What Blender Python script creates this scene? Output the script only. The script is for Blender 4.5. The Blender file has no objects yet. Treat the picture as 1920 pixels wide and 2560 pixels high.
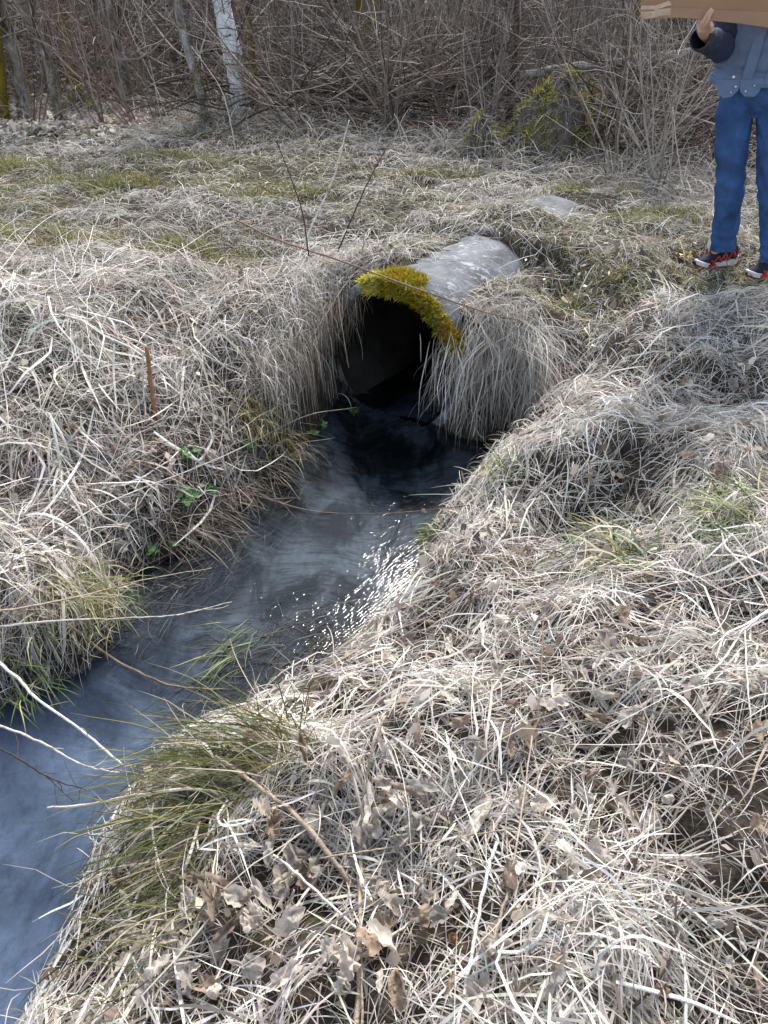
import bpy, bmesh, math, random
import numpy as np
from mathutils import Vector, Matrix
random.seed(7); rng = np.random.default_rng(11)
R = math.radians
scene = bpy.context.scene
C = scene.collection

# ------------------------------------------------------------------ camera
CAMH, PITCH, F = 1.5, R(35.7), 1934.0          # metres, radians, focal length in pixels of the 1920x2560 photograph
cd = bpy.data.cameras.new('camera'); cam = bpy.data.objects.new('camera', cd); C.objects.link(cam)
cam.location = (0, 0, CAMH); cam.rotation_euler = (math.pi/2 - PITCH, 0, 0)
cd.sensor_fit = 'VERTICAL'; cd.sensor_height = 36.0; cd.lens = 36.0*F/2560.0
cd.clip_start = 0.05; cd.clip_end = 400
scene.camera = cam
# ------------------------------------------------------------------ sky, sun, exposure
SUN_EL, SUN_AZ = R(50), R(15)                   # azimuth from +Y towards +X: thin cloud, the sun ahead of the camera
w = bpy.data.worlds.new('World'); scene.world = w; w.use_nodes = True
nt = w.node_tree; nt.nodes.clear()
sky = nt.nodes.new('ShaderNodeTexSky'); sky.sky_type = 'NISHITA'; sky.sun_disc = False
sky.sun_elevation = SUN_EL; sky.sun_rotation = SUN_AZ; sky.dust_density = 0.3; sky.air_density = 1.0; sky.ozone_density = 1.0
bgn = nt.nodes.new('ShaderNodeBackground'); bgn.inputs['Strength'].default_value = 0.15
wo = nt.nodes.new('ShaderNodeOutputWorld')
hsv = nt.nodes.new('ShaderNodeHueSaturation'); hsv.inputs['Saturation'].default_value = 0.62   # thin cloud pales the blue evenly
nt.links.new(sky.outputs[0], hsv.inputs['Color']); nt.links.new(hsv.outputs[0], bgn.inputs['Color']); nt.links.new(bgn.outputs[0], wo.inputs['Surface'])
sd = bpy.data.lights.new('sun', 'SUN'); sd.energy = 3.0; sd.angle = R(15); sd.color = (1.0, 0.95, 0.88)
sun = bpy.data.objects.new('sun', sd); C.objects.link(sun)
sdir = Vector((math.sin(SUN_AZ)*math.cos(SUN_EL), math.cos(SUN_AZ)*math.cos(SUN_EL), math.sin(SUN_EL)))
sun.rotation_euler = sdir.to_track_quat('Z', 'Y').to_euler(); sun.location = (0, 8, 12)
vs = scene.view_settings; vs.view_transform = 'Standard'; vs.look = 'None'; vs.gamma = 1.0; vs.use_curve_mapping = False
vs.exposure = 1.2
cy = scene.cycles; cy.max_bounces = 5; cy.diffuse_bounces = 2; cy.glossy_bounces = 2; cy.transmission_bounces = 3
cy.transparent_max_bounces = 8; cy.caustics_reflective = False; cy.caustics_refractive = False
cy.use_adaptive_sampling = True; cy.adaptive_threshold = 0.02

# ------------------------------------------------------------------ pixel -> place
CP, SP = math.cos(PITCH), math.sin(PITCH)
def ray(px, py):
    u = (px-960)/F; v = (1280-py)/F
    return (u, CP+v*SP, -SP+v*CP)
def at(px, py, z=0.0):                          # point of height z seen at a pixel of the photograph
    d = ray(px, py); t = (z-CAMH)/d[2]; return (d[0]*t, d[1]*t, z)
def aty(px, py, y):                             # point at distance y seen at a pixel
    d = ray(px, py); t = y/d[1]; return (d[0]*t, y, CAMH+d[2]*t)

# ------------------------------------------------------------------ noise and terrain
_tab = np.random.default_rng(3).random((256, 256))
def vn(x, y, s, seed=0):                        # value noise 0..1
    x = np.asarray(x, float)/s+seed*17.31+100; y = np.asarray(y, float)/s+seed*7.77+100
    xi = np.floor(x).astype(int); yi = np.floor(y).astype(int); fx = x-xi; fy = y-yi
    fx = fx*fx*(3-2*fx); fy = fy*fy*(3-2*fy)
    g = lambda a, b: _tab[a & 255, b & 255]
    return (g(xi, yi)*(1-fx)+g(xi+1, yi)*fx)*(1-fy)+(g(xi, yi+1)*(1-fx)+g(xi+1, yi+1)*fx)*fy
def sstep(a, b, x):
    t = np.clip((x-a)/(b-a), 0, 1); return t*t*(3-2*t)
ZW = -0.82                                      # water level
PA = np.array((0.05, 4.35)); PD = np.array((0.6, 0.8)); PR = np.array((0.8, -0.6))   # pipe crown point at the mouth, its direction, its right
PRAD, PIN, PZ = 0.50, 0.43, -0.50
left_px = [(-900, 2150), (-350, 1880), (0, 1765), (110, 1725), (215, 1675), (275, 1600), (300, 1520), (300, 1460), (370, 1415), (470, 1365), (560, 1290),
           (640, 1235), (700, 1180), (745, 1130), (790, 1070)]
right_px = [(1160, 1095), (1250, 1105), (1320, 1112), (1290, 1140), (1235, 1165), (1180, 1215), (1100, 1300), (1055, 1380), (1020, 1450), (965, 1540), (860, 1640), (710, 1735),
            (570, 1825), (430, 1880), (330, 1965), (260, 2090), (205, 2250), (120, 2450), (30, 2620), (-120, 2900), (-500, 3300)]
mouth_l = PA-PR*0.40; mouth_r = PA+PR*0.40
poly = [at(a, b, ZW)[:2] for a, b in left_px]+[tuple(mouth_l), tuple(mouth_r)]+[at(a, b, ZW)[:2] for a, b in right_px]
poly += [(-3.5, -1.6), (-6.0, -2.5), (-6.5, -0.2)]
poly = np.array(poly)
def sdist(x, y):                                # signed distance to the water's edge, negative in the water
    x = np.asarray(x, float); y = np.asarray(y, float)
    d2 = np.full(x.shape, 1e9); ins = np.zeros(x.shape, bool)
    n = len(poly)
    for i in range(n):
        ax, ay = poly[i]; bx, by = poly[(i+1) % n]
        ex, ey = bx-ax, by-ay; L2 = ex*ex+ey*ey+1e-12
        t = np.clip(((x-ax)*ex+(y-ay)*ey)/L2, 0, 1)
        d2 = np.minimum(d2, (x-ax-t*ex)**2+(y-ay-t*ey)**2)
        c = ((ay > y) != (by > y)) & (x < (bx-ax)*(y-ay)/((by-ay) if by != ay else 1e-9)+ax)
        ins ^= c
    d = np.sqrt(d2); return np.where(ins, -d, d)
def gz(px, py, z, amp, r): a = at(px, py, z); return (a[0], a[1], amp, r)
humps = [gz(1330, 1190, -.45, .16, .26), gz(1460, 1285, -.35, -.22, .20), gz(1560, 1330, -.3, -.12, .22), gz(1120, 1390, -.5, .10, .26), gz(200, 1490, -.6, .07, .22), gz(620, 1900, -.6, .12, .30),
         gz(1500, 1500, -.2, .08, .4), gz(1000, 2230, -.2, -.10, .18), gz(1250, 2100, -.2, .06, .3), gz(1680, 1250, -.2, .08, .35), gz(350, 1180, -.35, .04, .35),
         gz(640, 800, -.1, .06, .35), gz(300, 760, -.1, .03, .5), (0.98, 4.72, -.08, .22), (0.62, 4.36, -.06, .20), (0.90, 5.50, .07, .22), (1.20, 5.35, .05, .35),
         gz(1270, 830, -.2, .05, .2), gz(1650, 2180, -.1, -.08, .2), gz(1700, 980, -.1, .07, .45)]
def Hfun(x, y):
    x = np.asarray(x, float); y = np.asarray(y, float)
    d = sdist(x, y)
    dm = np.hypot(x-PA[0], y-PA[1])
    side = x-(-1.1+0.42*(y-1.5))                # right of the stream: positive
    lam = np.where(side > 0, 0.95-.55*sstep(2.9, 3.9, y), 0.80-.30*sstep(2.6, 3.8, y))
    lam = 0.12+(lam-0.12)*sstep(0.45, 1.25, dm)
    dd = np.maximum(d, 0)
    rise = 0.82*(1-np.exp(-dd/lam))
    rise += 0.10*sstep(0.0, 0.07, dd)*np.exp(-dd/0.5)*np.where((side > 0) & (y < 3.6), .35, 1)
    rough = sstep(0.02, 0.5, dd)
    z = ZW+rise
    z += rough*(((vn(x, y, .55, 1)-.5)*np.where(side > 0, .17, .10)+(vn(x, y, .24, 2)-.5)*.15)*(1-.6*sstep(4.4, 5.4, y)))+(vn(x, y, .09, 5)-.5)*.055*sstep(0, .1, dd)*(1-.7*sstep(4.4, 5.2, y))
    for a, b, amp, r in humps: z += amp*np.exp(-((x-a)**2+(y-b)**2)/(2*r*r))*sstep(0, .25, dd)
    z = np.where(d < 0, ZW-0.03-0.13*sstep(0, .3, -d)-(vn(x, y, .25, 4)-.5)*.10*sstep(.05, .3, -d), z)
    # the pipe's bedding: earth slightly under the crown, lower on its right
    rx, ry = x-PA[0], y-PA[1]; s = rx*PD[0]+ry*PD[1]; q = rx*PR[0]+ry*PR[1]
    over = sstep(.02, .18, s)*(1-sstep(.96, 1.06, s))*np.exp(-(q/.5)**4)
    tgt = -0.015-0.14*sstep(-.05, .45, q)
    z = z*(1-over)+np.minimum(z, tgt+(vn(x, y, .12, 8)-.5)*.03)*over
    ov2 = sstep(1.50, 1.62, s)*(1-sstep(1.9, 2.0, s))*np.exp(-(q/.25)**4)
    z = z*(1-ov2)+np.minimum(z, -0.06)*ov2
    brid = sstep(.99, 1.08, s)*(1-sstep(1.5, 1.6, s))*np.exp(-(q/.6)**4)
    z = np.maximum(z, z*(1-brid)+.03*brid)
    z += 0.36*np.maximum(0, y-11.5-0.25*x)*sstep(0, 2, y-11.5-0.25*x)*(1-.8*sstep(30, 60, y)) + 0.02*np.maximum(0, np.abs(x)-6)
    return z
GX0, GY0, GR = -8.0, -1.2, 0.025
gxs = np.arange(GX0, 8.0, GR); gys = np.arange(GY0, 15.0, GR)
HG = Hfun(*np.meshgrid(gxs, gys, indexing='ij'))
SDG = sdist(*np.meshgrid(gxs, gys, indexing='ij'))
HB = np.maximum(HG, ZW-0.01)                    # what dry blades lie on: earth or water
def look(G, x, y):
    fx = np.clip((np.asarray(x, float)-GX0)/GR, 0, G.shape[0]-1.001); fy = np.clip((np.asarray(y, float)-GY0)/GR, 0, G.shape[1]-1.001)
    i = fx.astype(int); j = fy.astype(int); a = fx-i; b = fy-j
    return (G[i, j]*(1-a)+G[i+1, j]*a)*(1-b)+(G[i, j+1]*(1-a)+G[i+1, j+1]*a)*b
GXg, GYg = np.gradient(HB, GR)
def h1(x, y): return float(look(HG, x, y))
def ground_at(px, py):                          # where the view through a pixel meets the earth
    d = ray(px, py); ts = np.linspace(.6, 14, 1400)
    xs_, ys_, zs_ = d[0]*ts, d[1]*ts, CAMH+d[2]*ts
    k = np.argmax(zs_ <= look(HB, xs_, ys_)); return (xs_[k], ys_[k], float(look(HB, xs_[k], ys_[k])))

# ------------------------------------------------------------------ materials
def newmat(name):
    m = bpy.data.materials.new(name); m.use_nodes = True; t = m.node_tree; t.nodes.clear()
    o = t.nodes.new('ShaderNodeOutputMaterial'); return m, t, o
def node(t, typ, **kw):
    n = t.nodes.new(typ)
    for k, v in kw.items():
        if k in n.inputs: n.inputs[k].default_value = v
        else: setattr(n, k, v)
    return n
def ramp(t, pts):
    n = t.nodes.new('ShaderNodeValToRGB'); e = n.color_ramp.elements
    while len(e) > 1: e.remove(e[-1])
    e[0].position = pts[0][0]; e[0].color = (*pts[0][1], 1)
    for p, c in pts[1:]:
        k = e.new(p); k.color = (*c, 1)
    return n
def noise_mat(name, pts, scale, rough=.85, detail=6, bump=.0, bscale=None, dist=0.0, coords='Object', spec=.3, stretch=None, metal=0):
    m, t, o = newmat(name)
    tc = node(t, 'ShaderNodeTexCoord'); src = tc.outputs[coords]
    if stretch:
        mp = node(t, 'ShaderNodeMapping'); mp.inputs['Scale'].default_value = stretch; t.links.new(src, mp.inputs[0]); src = mp.outputs[0]
    n = node(t, 'ShaderNodeTexNoise', Scale=scale, Detail=detail, Roughness=.62, Distortion=dist); t.links.new(src, n.inputs['Vector'])
    r = ramp(t, pts); t.links.new(n.outputs['Fac'], r.inputs[0])
    p = node(t, 'ShaderNodeBsdfPrincipled', Roughness=rough); p.inputs['Specular IOR Level'].default_value = spec; p.inputs['Metallic'].default_value = metal
    t.links.new(r.outputs[0], p.inputs['Base Color'])
    if bump:
        n2 = node(t, 'ShaderNodeTexNoise', Scale=bscale or scale*3, Detail=5); t.links.new(src, n2.inputs['Vector'])
        b = node(t, 'ShaderNodeBump', Strength=bump, Distance=.02); t.links.new(n2.outputs['Fac'], b.inputs['Height']); t.links.new(b.outputs[0], p.inputs['Normal'])
    t.links.new(p.outputs[0], o.inputs['Surface']); return m
def blade_mat(name, transl=.3, rough=.55):
    m, t, o = newmat(name)
    a = node(t, 'ShaderNodeAttribute', attribute_name='Col')
    p = node(t, 'ShaderNodeBsdfPrincipled', Roughness=rough); p.inputs['Specular IOR Level'].default_value = .35
    tr = node(t, 'ShaderNodeBsdfTranslucent'); mx = node(t, 'ShaderNodeMixShader', Fac=transl)
    t.links.new(a.outputs['Color'], p.inputs['Base Color']); t.links.new(a.outputs['Color'], tr.inputs['Color'])
    t.links.new(p.outputs[0], mx.inputs[1]); t.links.new(tr.outputs[0], mx.inputs[2]); t.links.new(mx.outputs[0], o.inputs['Surface']); return m
M = {}
M['straw'] = blade_mat('straw', .28)
M['twig'] = blade_mat('twig', 0.0, .8)
M['soil'] = noise_mat('soil', [(.30, (.012, .009, .007)), (.5, (.035, .026, .018)), (.62, (.06, .045, .03)), (.8, (.10, .08, .055))], 9, .95, 8, .8, 60, .3)
M['moss'] = blade_mat('moss', .25, .8)

# ------------------------------------------------------------------ object helpers
def link(o, parent=None):
    C.objects.link(o)
    if parent is not None: o.parent = parent
    return o
def tag(o, label=None, cat=None, group=None, kind=None):
    if label: o['label'] = label
    if cat: o['category'] = cat
    if group: o['group'] = group
    if kind: o['kind'] = kind
    return o
def empty(name, loc, label=None, cat=None, group=None):
    o = bpy.data.objects.new(name, None); o.location = loc; o.empty_display_size = .1; link(o); tag(o, label, cat, group); return o
def mesh_np(name, V, Fq, mat, col=None, parent=None, smooth=False, origin=None):
    V = np.asarray(V, np.float32).reshape(-1, 3); Fq = np.asarray(Fq, np.int32)
    if parent is not None and origin is None: origin = parent_origin(parent)
    if origin is not None: V = V-np.asarray(origin, np.float32)
    me = bpy.data.meshes.new(name); k = Fq.shape[1]
    me.vertices.add(len(V)); me.vertices.foreach_set('co', V.ravel())
    me.loops.add(Fq.size); me.loops.foreach_set('vertex_index', Fq.ravel())
    me.polygons.add(len(Fq)); me.polygons.foreach_set('loop_start', np.arange(0, Fq.size, k, dtype=np.int32))
    if smooth: me.polygons.foreach_set('use_smooth', np.ones(len(Fq), bool))
    if col is not None:
        at_ = me.attributes.new('Col', 'FLOAT_COLOR', 'POINT'); c4 = np.ones((len(V), 4), np.float32); c4[:, :3] = col; at_.data.foreach_set('color', c4.ravel())
    me.update(); me.validate()
    if mat is not None: me.materials.append(mat)
    o = bpy.data.objects.new(name, me); link(o, parent)
    if origin is not None and parent is None: o.location = origin
    return o
def parent_origin(p):
    v = Vector((0, 0, 0))
    while p is not None: v += p.location; p = p.parent
    return tuple(v)
def grid_faces(n, k, cyc=False):                # n strips of k rows by 2 columns -> quads
    b = np.arange(n)[:, None]*(2*k)+np.arange(k-1)[None]*2
    b = b.ravel(); return np.stack([b, b+1, b+3, b+2], 1)
def pick(pal, n, wts=None, var=.18):
    pal = np.array(pal); i = rng.choice(len(pal), n, p=None if wts is None else np.array(wts)/sum(wts))
    return np.clip(pal[i]*(1+rng.normal(0, var, (n, 1)))*(1+rng.normal(0, .03, (n, 3))), .004, .95)
def strips(P, W, side, taper=None):             # P n,k,3 ; W n ; side n,k,3 -> verts, faces
    n, k = P.shape[:2]
    if taper is None: taper = np.sin(np.linspace(.35, math.pi*.97, k))**.7
    off = side*(W[:, None, None]*.5*taper[None, :, None])
    V = np.stack([P-off, P+off], 2).reshape(-1, 3); return V, grid_faces(n, k)
def lying(x, y, az, L, W, lift, arch, k=5, curl=.5, down=.0, G=None, kink=.15):
    """blades that lie along the ground, following it, k points each"""
    G = HB if G is None else G
    n = len(x); P = np.zeros((n, k, 3)); px, py = x.copy(), y.copy(); a = az.copy(); cu = rng.normal(0, curl, n)/(k-1)
    kk = rng.integers(1, k, n); ka = np.where(rng.random(n) < kink, rng.normal(0, .9, n), 0)
    A = []
    for i in range(k):
        t = i/(k-1)
        P[:, i, 0] = px; P[:, i, 1] = py; P[:, i, 2] = look(G, px, py)+lift+arch*4*t*(1-t)
        A.append(a.copy())
        gx = look(GXg, px, py); gy = look(GYg, px, py)
        dx, dy = np.cos(a)-down*gx, np.sin(a)-down*gy; nn = np.hypot(dx, dy)+1e-6; dx /= nn; dy /= nn
        sl = gx*dx+gy*dy; st = L/(k-1)/np.sqrt(1+np.minimum(sl*sl, 9))
        px = px+dx*st; py = py+dy*st; a = np.arctan2(dy, dx)+cu+np.where(kk == i, ka, 0)
    T = np.gradient(P, axis=1); T /= np.linalg.norm(T, axis=2, keepdims=True)+1e-9
    roll = rng.normal(0, .6, (n, 1, 1))
    hs = np.stack([-T[:, :, 1], T[:, :, 0], np.zeros((n, k))], 2); hs /= np.linalg.norm(hs, axis=2, keepdims=True)+1e-6
    up = np.cross(T, hs); side = hs*np.cos(roll)+up*np.sin(roll)
    return P, side
def arcs(root, az, el, L, droop, k=6, curl=.3, clear=.004, G=None):
    """blades that leave a root at an elevation and droop; kept above ground"""
    G = HB if G is None else G
    n = len(root); P = np.zeros((n, k, 3)); p = root.copy(); e = el.copy(); a = az.copy(); cu = rng.normal(0, curl, n)/(k-1)
    for i in range(k):
        P[:, i] = p
        st = L/(k-1)
        p = p+np.stack([np.cos(a)*np.cos(e)*st, np.sin(a)*np.cos(e)*st, np.sin(e)*st], 1)
        p[:, 2] = np.maximum(p[:, 2], look(G, p[:, 0], p[:, 1])+clear)
        e = np.clip(e-droop/(k-1)+rng.normal(0, .07, n), -1.5, 1.5); a = a+cu+rng.normal(0, .09, n)
    T = np.gradient(P, axis=1); T /= np.linalg.norm(T, axis=2, keepdims=True)+1e-9
    hs = np.stack([-np.sin(a), np.cos(a), np.zeros(n)], 1)[:, None, :].repeat(k, 1)
    roll = rng.normal(0, .5, (n, 1, 1)); up = np.cross(T, hs)
    return P, hs*np.cos(roll)+up*np.sin(roll)
def clear_ok(P):                                # keep blades out of the culvert's opening and mostly off open water
    n, k = P.shape[:2]; rx, ry = P[:, :, 0]-PA[0], P[:, :, 1]-PA[1]; s = rx*PD[0]+ry*PD[1]; q = rx*PR[0]+ry*PR[1]
    bad = ((np.hypot(q, P[:, :, 2]-PZ) < np.where(s < -.06, .33, PRAD-.01)) & (s > -.38) & (s < 1.0)).any(1)
    bad |= ((s > 1.56) & (s < 1.94) & (np.abs(q+.02) < .20)).any(1) & (rng.random(n) < .95)
    wet = look(SDG, P[:, :, 0], P[:, :, 1]).min(1) < -.04
    return ~bad & ~(wet & (rng.random(n) < .92))
def put_blades(name, parts, mat, label=None, cat=None, kind='stuff', parent=None, origin=None, taper=None, mouth=True):
    Vs, Fs, Cs, b = [], [], [], 0
    for P, side, W, col in parts:
        kp = clear_ok(P) if mouth else np.ones(len(P), bool)
        P, side, W, col = P[kp], side[kp], W[kp], col[kp]
        V, Fq = strips(P, W, side, taper); Vs.append(V); Fs.append(Fq+b); b += len(V); Cs.append(np.repeat(col, P.shape[1]*2, 0))
    o = mesh_np(name, np.concatenate(Vs), np.concatenate(Fs), mat, np.concatenate(Cs), parent, origin=origin)
    tag(o, label, cat, kind=kind); return o
def tubes_np(P, Rr, ns=3):                      # P n,k,3 ; Rr n,k -> verts, quads
    n, k = P.shape[:2]; T = np.gradient(P, axis=1); T /= np.linalg.norm(T, axis=2, keepdims=True)+1e-9
    ref = np.where(np.abs(T[:, :, 2:3]) > .9, np.array([1., 0, 0]), np.array([0, 0, 1.]))
    A = np.cross(T, ref); A /= np.linalg.norm(A, axis=2, keepdims=True)+1e-9; B = np.cross(T, A)
    th = np.arange(ns)/ns*2*math.pi
    V = P[:, :, None, :]+Rr[:, :, None, None]*(A[:, :, None, :]*np.cos(th)[None, None, :, None]+B[:, :, None, :]*np.sin(th)[None, None, :, None])
    b = (np.arange(n)[:, None, None]*k+np.arange(k-1)[None, :, None])*ns
    j = np.arange(ns)[None, None]; j2 = (j+1) % ns
    Fq = np.stack([b+j, b+j2, b+ns+j2, b+ns+j], 3).reshape(-1, 4)
    return V.reshape(-1, 3), Fq
def spline(pts, n):                             # smooth resample of control points
    pts = np.array(pts, float)
    if len(pts) == 2: t = np.linspace(0, 1, n)[:, None]; return pts[0]*(1-t)+pts[1]*t
    q = np.vstack([2*pts[0]-pts[1], pts, 2*pts[-1]-pts[-2]]); out = []
    for u in np.linspace(0, len(pts)-1-1e-6, n):
        i = int(u); t = u-i; a, b, c, d = q[i:i+4]
        out.append(.5*((2*b)+(c-a)*t+(2*a-5*b+4*c-d)*t*t+(3*b-a-3*c+d)*t**3))
    return np.array(out)
def tube_obj(name, pts, r0, r1, mat, parent=None, n=16, ns=6, jit=0, col=None, origin=None):
    P = spline(pts, n)
    if jit: P[1:-1] += rng.normal(0, jit, (n-2, 3))
    Rr = np.linspace(r0, r1, n)*(1+rng.normal(0, .06, n))
    V, Fq = tubes_np(P[None], Rr[None], ns)
    # close the ends
    V = np.vstack([V, P[0], P[-1]]); i0, i1 = len(V)-2, len(V)-1; e = (n-1)*ns
    caps = [[i0, (j+1) % ns, j, j] for j in range(0)]
    o = mesh_np(name, V, Fq, mat, None if col is None else np.tile(np.array(col), (len(V), 1)), parent, True, origin=(tuple(P[0]) if parent is None else None) if origin is None else origin)
    bm = bmesh.new(); bm.from_mesh(o.data); bm.verts.ensure_lookup_table()
    for j in range(ns):
        bm.faces.new((bm.verts[i0], bm.verts[(j+1) % ns], bm.verts[j])); bm.faces.new((bm.verts[i1], bm.verts[e+j], bm.verts[e+(j+1) % ns]))
    bm.to_mesh(o.data); bm.free(); return o

# ------------------------------------------------------------------ ground and stream
def axis(lo, a, b, hi, fine, coarse):
    left = [a]; st = fine
    while left[-1] > lo: st = min(st*1.12, coarse); left.append(left[-1]-st)
    right = [b]; st = fine
    while right[-1] < hi: st = min(st*1.12, coarse); right.append(right[-1]+st)
    return np.concatenate([left[::-1][:-1], np.arange(a, b, fine), right])
gx = axis(-70, -3.0, 2.6, 70, .025, 3); gy = axis(-60, -.3, 6.3, 90, .025, 3)
X, Y = np.meshgrid(gx, gy, indexing='ij'); Z = Hfun(X, Y); nx, ny = X.shape
V = np.stack([X, Y, Z], 2).reshape(-1, 3)
i = (np.arange(nx-1)[:, None]*ny+np.arange(ny-1)[None]).ravel(); Fq = np.stack([i, i+ny, i+ny+1, i+1], 1)
cen = V[Fq].mean(1); rx, ry = cen[:, 0]-PA[0], cen[:, 1]-PA[1]; s_ = rx*PD[0]+ry*PD[1]; q_ = rx*PR[0]+ry*PR[1]
inside = (s_ > -.02) & (s_ < 2.05) & (np.hypot(q_, cen[:, 2]-PZ) < PRAD-.03)
Fq = Fq[~inside]
def ground_mat():
    m, t, o = newmat('earth')
    tc = node(t, 'ShaderNodeTexCoord'); g = node(t, 'ShaderNodeNewGeometry'); sx = node(t, 'ShaderNodeSeparateXYZ'); t.links.new(tc.outputs['Object'], sx.inputs[0])
    n = node(t, 'ShaderNodeTexNoise', Scale=14, Detail=8, Roughness=.65); t.links.new(tc.outputs['Object'], n.inputs['Vector'])
    land = ramp(t, [(.28, (.012, .010, .008)), (.48, (.04, .031, .022)), (.6, (.075, .06, .042)), (.78, (.16, .13, .09))]); t.links.new(n.outputs['Fac'], land.inputs[0])
    # the stream bed: pale silt with dark weed-covered patches; the pool's blue is painted-in skylight
    n2 = node(t, 'ShaderNodeTexNoise', Scale=3.2, Detail=7, Roughness=.6, Distortion=.6); mp = node(t, 'ShaderNodeMapping'); mp.inputs['Scale'].default_value = (1.3, .8, 1); mp.inputs['Rotation'].default_value = (0, 0, R(-35))
    t.links.new(tc.outputs['Object'], mp.inputs[0]); t.links.new(mp.outputs[0], n2.inputs['Vector'])
    bed = ramp(t, [(.36, (.014, .015, .012)), (.46, (.05, .053, .046)), (.54, (.14, .148, .138)), (.70, (.23, .245, .235))]); t.links.new(n2.outputs['Fac'], bed.inputs[0])
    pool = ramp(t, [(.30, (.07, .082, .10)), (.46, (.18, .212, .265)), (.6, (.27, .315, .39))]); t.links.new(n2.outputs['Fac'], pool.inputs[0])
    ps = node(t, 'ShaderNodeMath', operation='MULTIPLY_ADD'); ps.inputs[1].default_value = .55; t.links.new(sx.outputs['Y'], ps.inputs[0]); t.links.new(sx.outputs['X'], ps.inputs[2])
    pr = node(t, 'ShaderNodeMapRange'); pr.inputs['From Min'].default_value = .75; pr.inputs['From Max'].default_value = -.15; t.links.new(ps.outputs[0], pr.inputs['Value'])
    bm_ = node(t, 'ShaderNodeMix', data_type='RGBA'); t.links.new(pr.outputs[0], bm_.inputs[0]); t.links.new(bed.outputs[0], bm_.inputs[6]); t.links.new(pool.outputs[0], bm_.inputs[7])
    nf = node(t, 'ShaderNodeTexNoise', Scale=26, Detail=8, Roughness=.7, Distortion=.8); t.links.new(mp.outputs[0], nf.inputs['Vector'])
    fr2 = ramp(t, [(.34, (.30, .29, .26)), (.46, (.75, .75, .73)), (.56, (1.0, 1.0, 1.0)), (.7, (1.25, 1.25, 1.25))]); t.links.new(nf.outputs['Fac'], fr2.inputs[0])
    mp3 = node(t, 'ShaderNodeMapping'); mp3.inputs['Rotation'].default_value = (0, 0, R(42)); mp3.inputs['Scale'].default_value = (3.0, 17, 1); t.links.new(tc.outputs['Object'], mp3.inputs[0])
    ns_ = node(t, 'ShaderNodeTexNoise', Scale=2.4, Detail=6, Roughness=.7, Distortion=.5); t.links.new(mp3.outputs[0], ns_.inputs['Vector']); st_ = ramp(t, [(.42, (.22, .21, .17)), (.52, (1, 1, 1))]); t.links.new(ns_.outputs['Fac'], st_.inputs[0])
    m1_ = node(t, 'ShaderNodeMix', data_type='RGBA', blend_type='MULTIPLY'); m1_.inputs[0].default_value = .35; t.links.new(bm_.outputs[2], m1_.inputs[6]); t.links.new(fr2.outputs[0], m1_.inputs[7])
    wk = node(t, 'ShaderNodeMapRange'); wk.inputs['From Min'].default_value = -.3; wk.inputs['From Max'].default_value = .5; wk.inputs['To Min'].default_value = .1; wk.inputs['To Max'].default_value = .6; t.links.new(ps.outputs[0], wk.inputs['Value'])
    m2_ = node(t, 'ShaderNodeMix', data_type='RGBA', blend_type='MULTIPLY'); t.links.new(wk.outputs[0], m2_.inputs[0]); t.links.new(m1_.outputs[2], m2_.inputs[6]); t.links.new(st_.outputs[0], m2_.inputs[7])
    th = node(t, 'ShaderNodeMapRange'); th.inputs['From Min'].default_value = ZW-.05; th.inputs['From Max'].default_value = ZW+.02; t.links.new(sx.outputs['Z'], th.inputs['Value'])
    mix = node(t, 'ShaderNodeMix', data_type='RGBA'); t.links.new(th.outputs[0], mix.inputs[0]); t.links.new(m2_.outputs[2], mix.inputs[6]); t.links.new(land.outputs[0], mix.inputs[7])
    p = node(t, 'ShaderNodeBsdfPrincipled', Roughness=.95); p.inputs['Specular IOR Level'].default_value = .2; t.links.new(mix.outputs[2], p.inputs['Base Color'])
    n3 = node(t, 'ShaderNodeTexNoise', Scale=70, Detail=6); t.links.new(tc.outputs['Object'], n3.inputs['Vector'])
    b = node(t, 'ShaderNodeBump', Strength=.7, Distance=.02); bs_ = node(t, 'ShaderNodeMath', operation='MULTIPLY_ADD'); bs_.inputs[1].default_value = .62; bs_.inputs[2].default_value = .08; t.links.new(th.outputs[0], bs_.inputs[0]); t.links.new(bs_.outputs[0], b.inputs['Strength']); t.links.new(n3.outputs['Fac'], b.inputs['Height']); t.links.new(b.outputs[0], p.inputs['Normal'])
    t.links.new(p.outputs[0], o.inputs['Surface']); return m
M['earth'] = ground_mat()
og = mesh_np('ground', V, Fq, M['earth'], smooth=True); tag(og, 'dark earth of the meadow, stream banks and wooded rise', 'ground', kind='structure')

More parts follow.
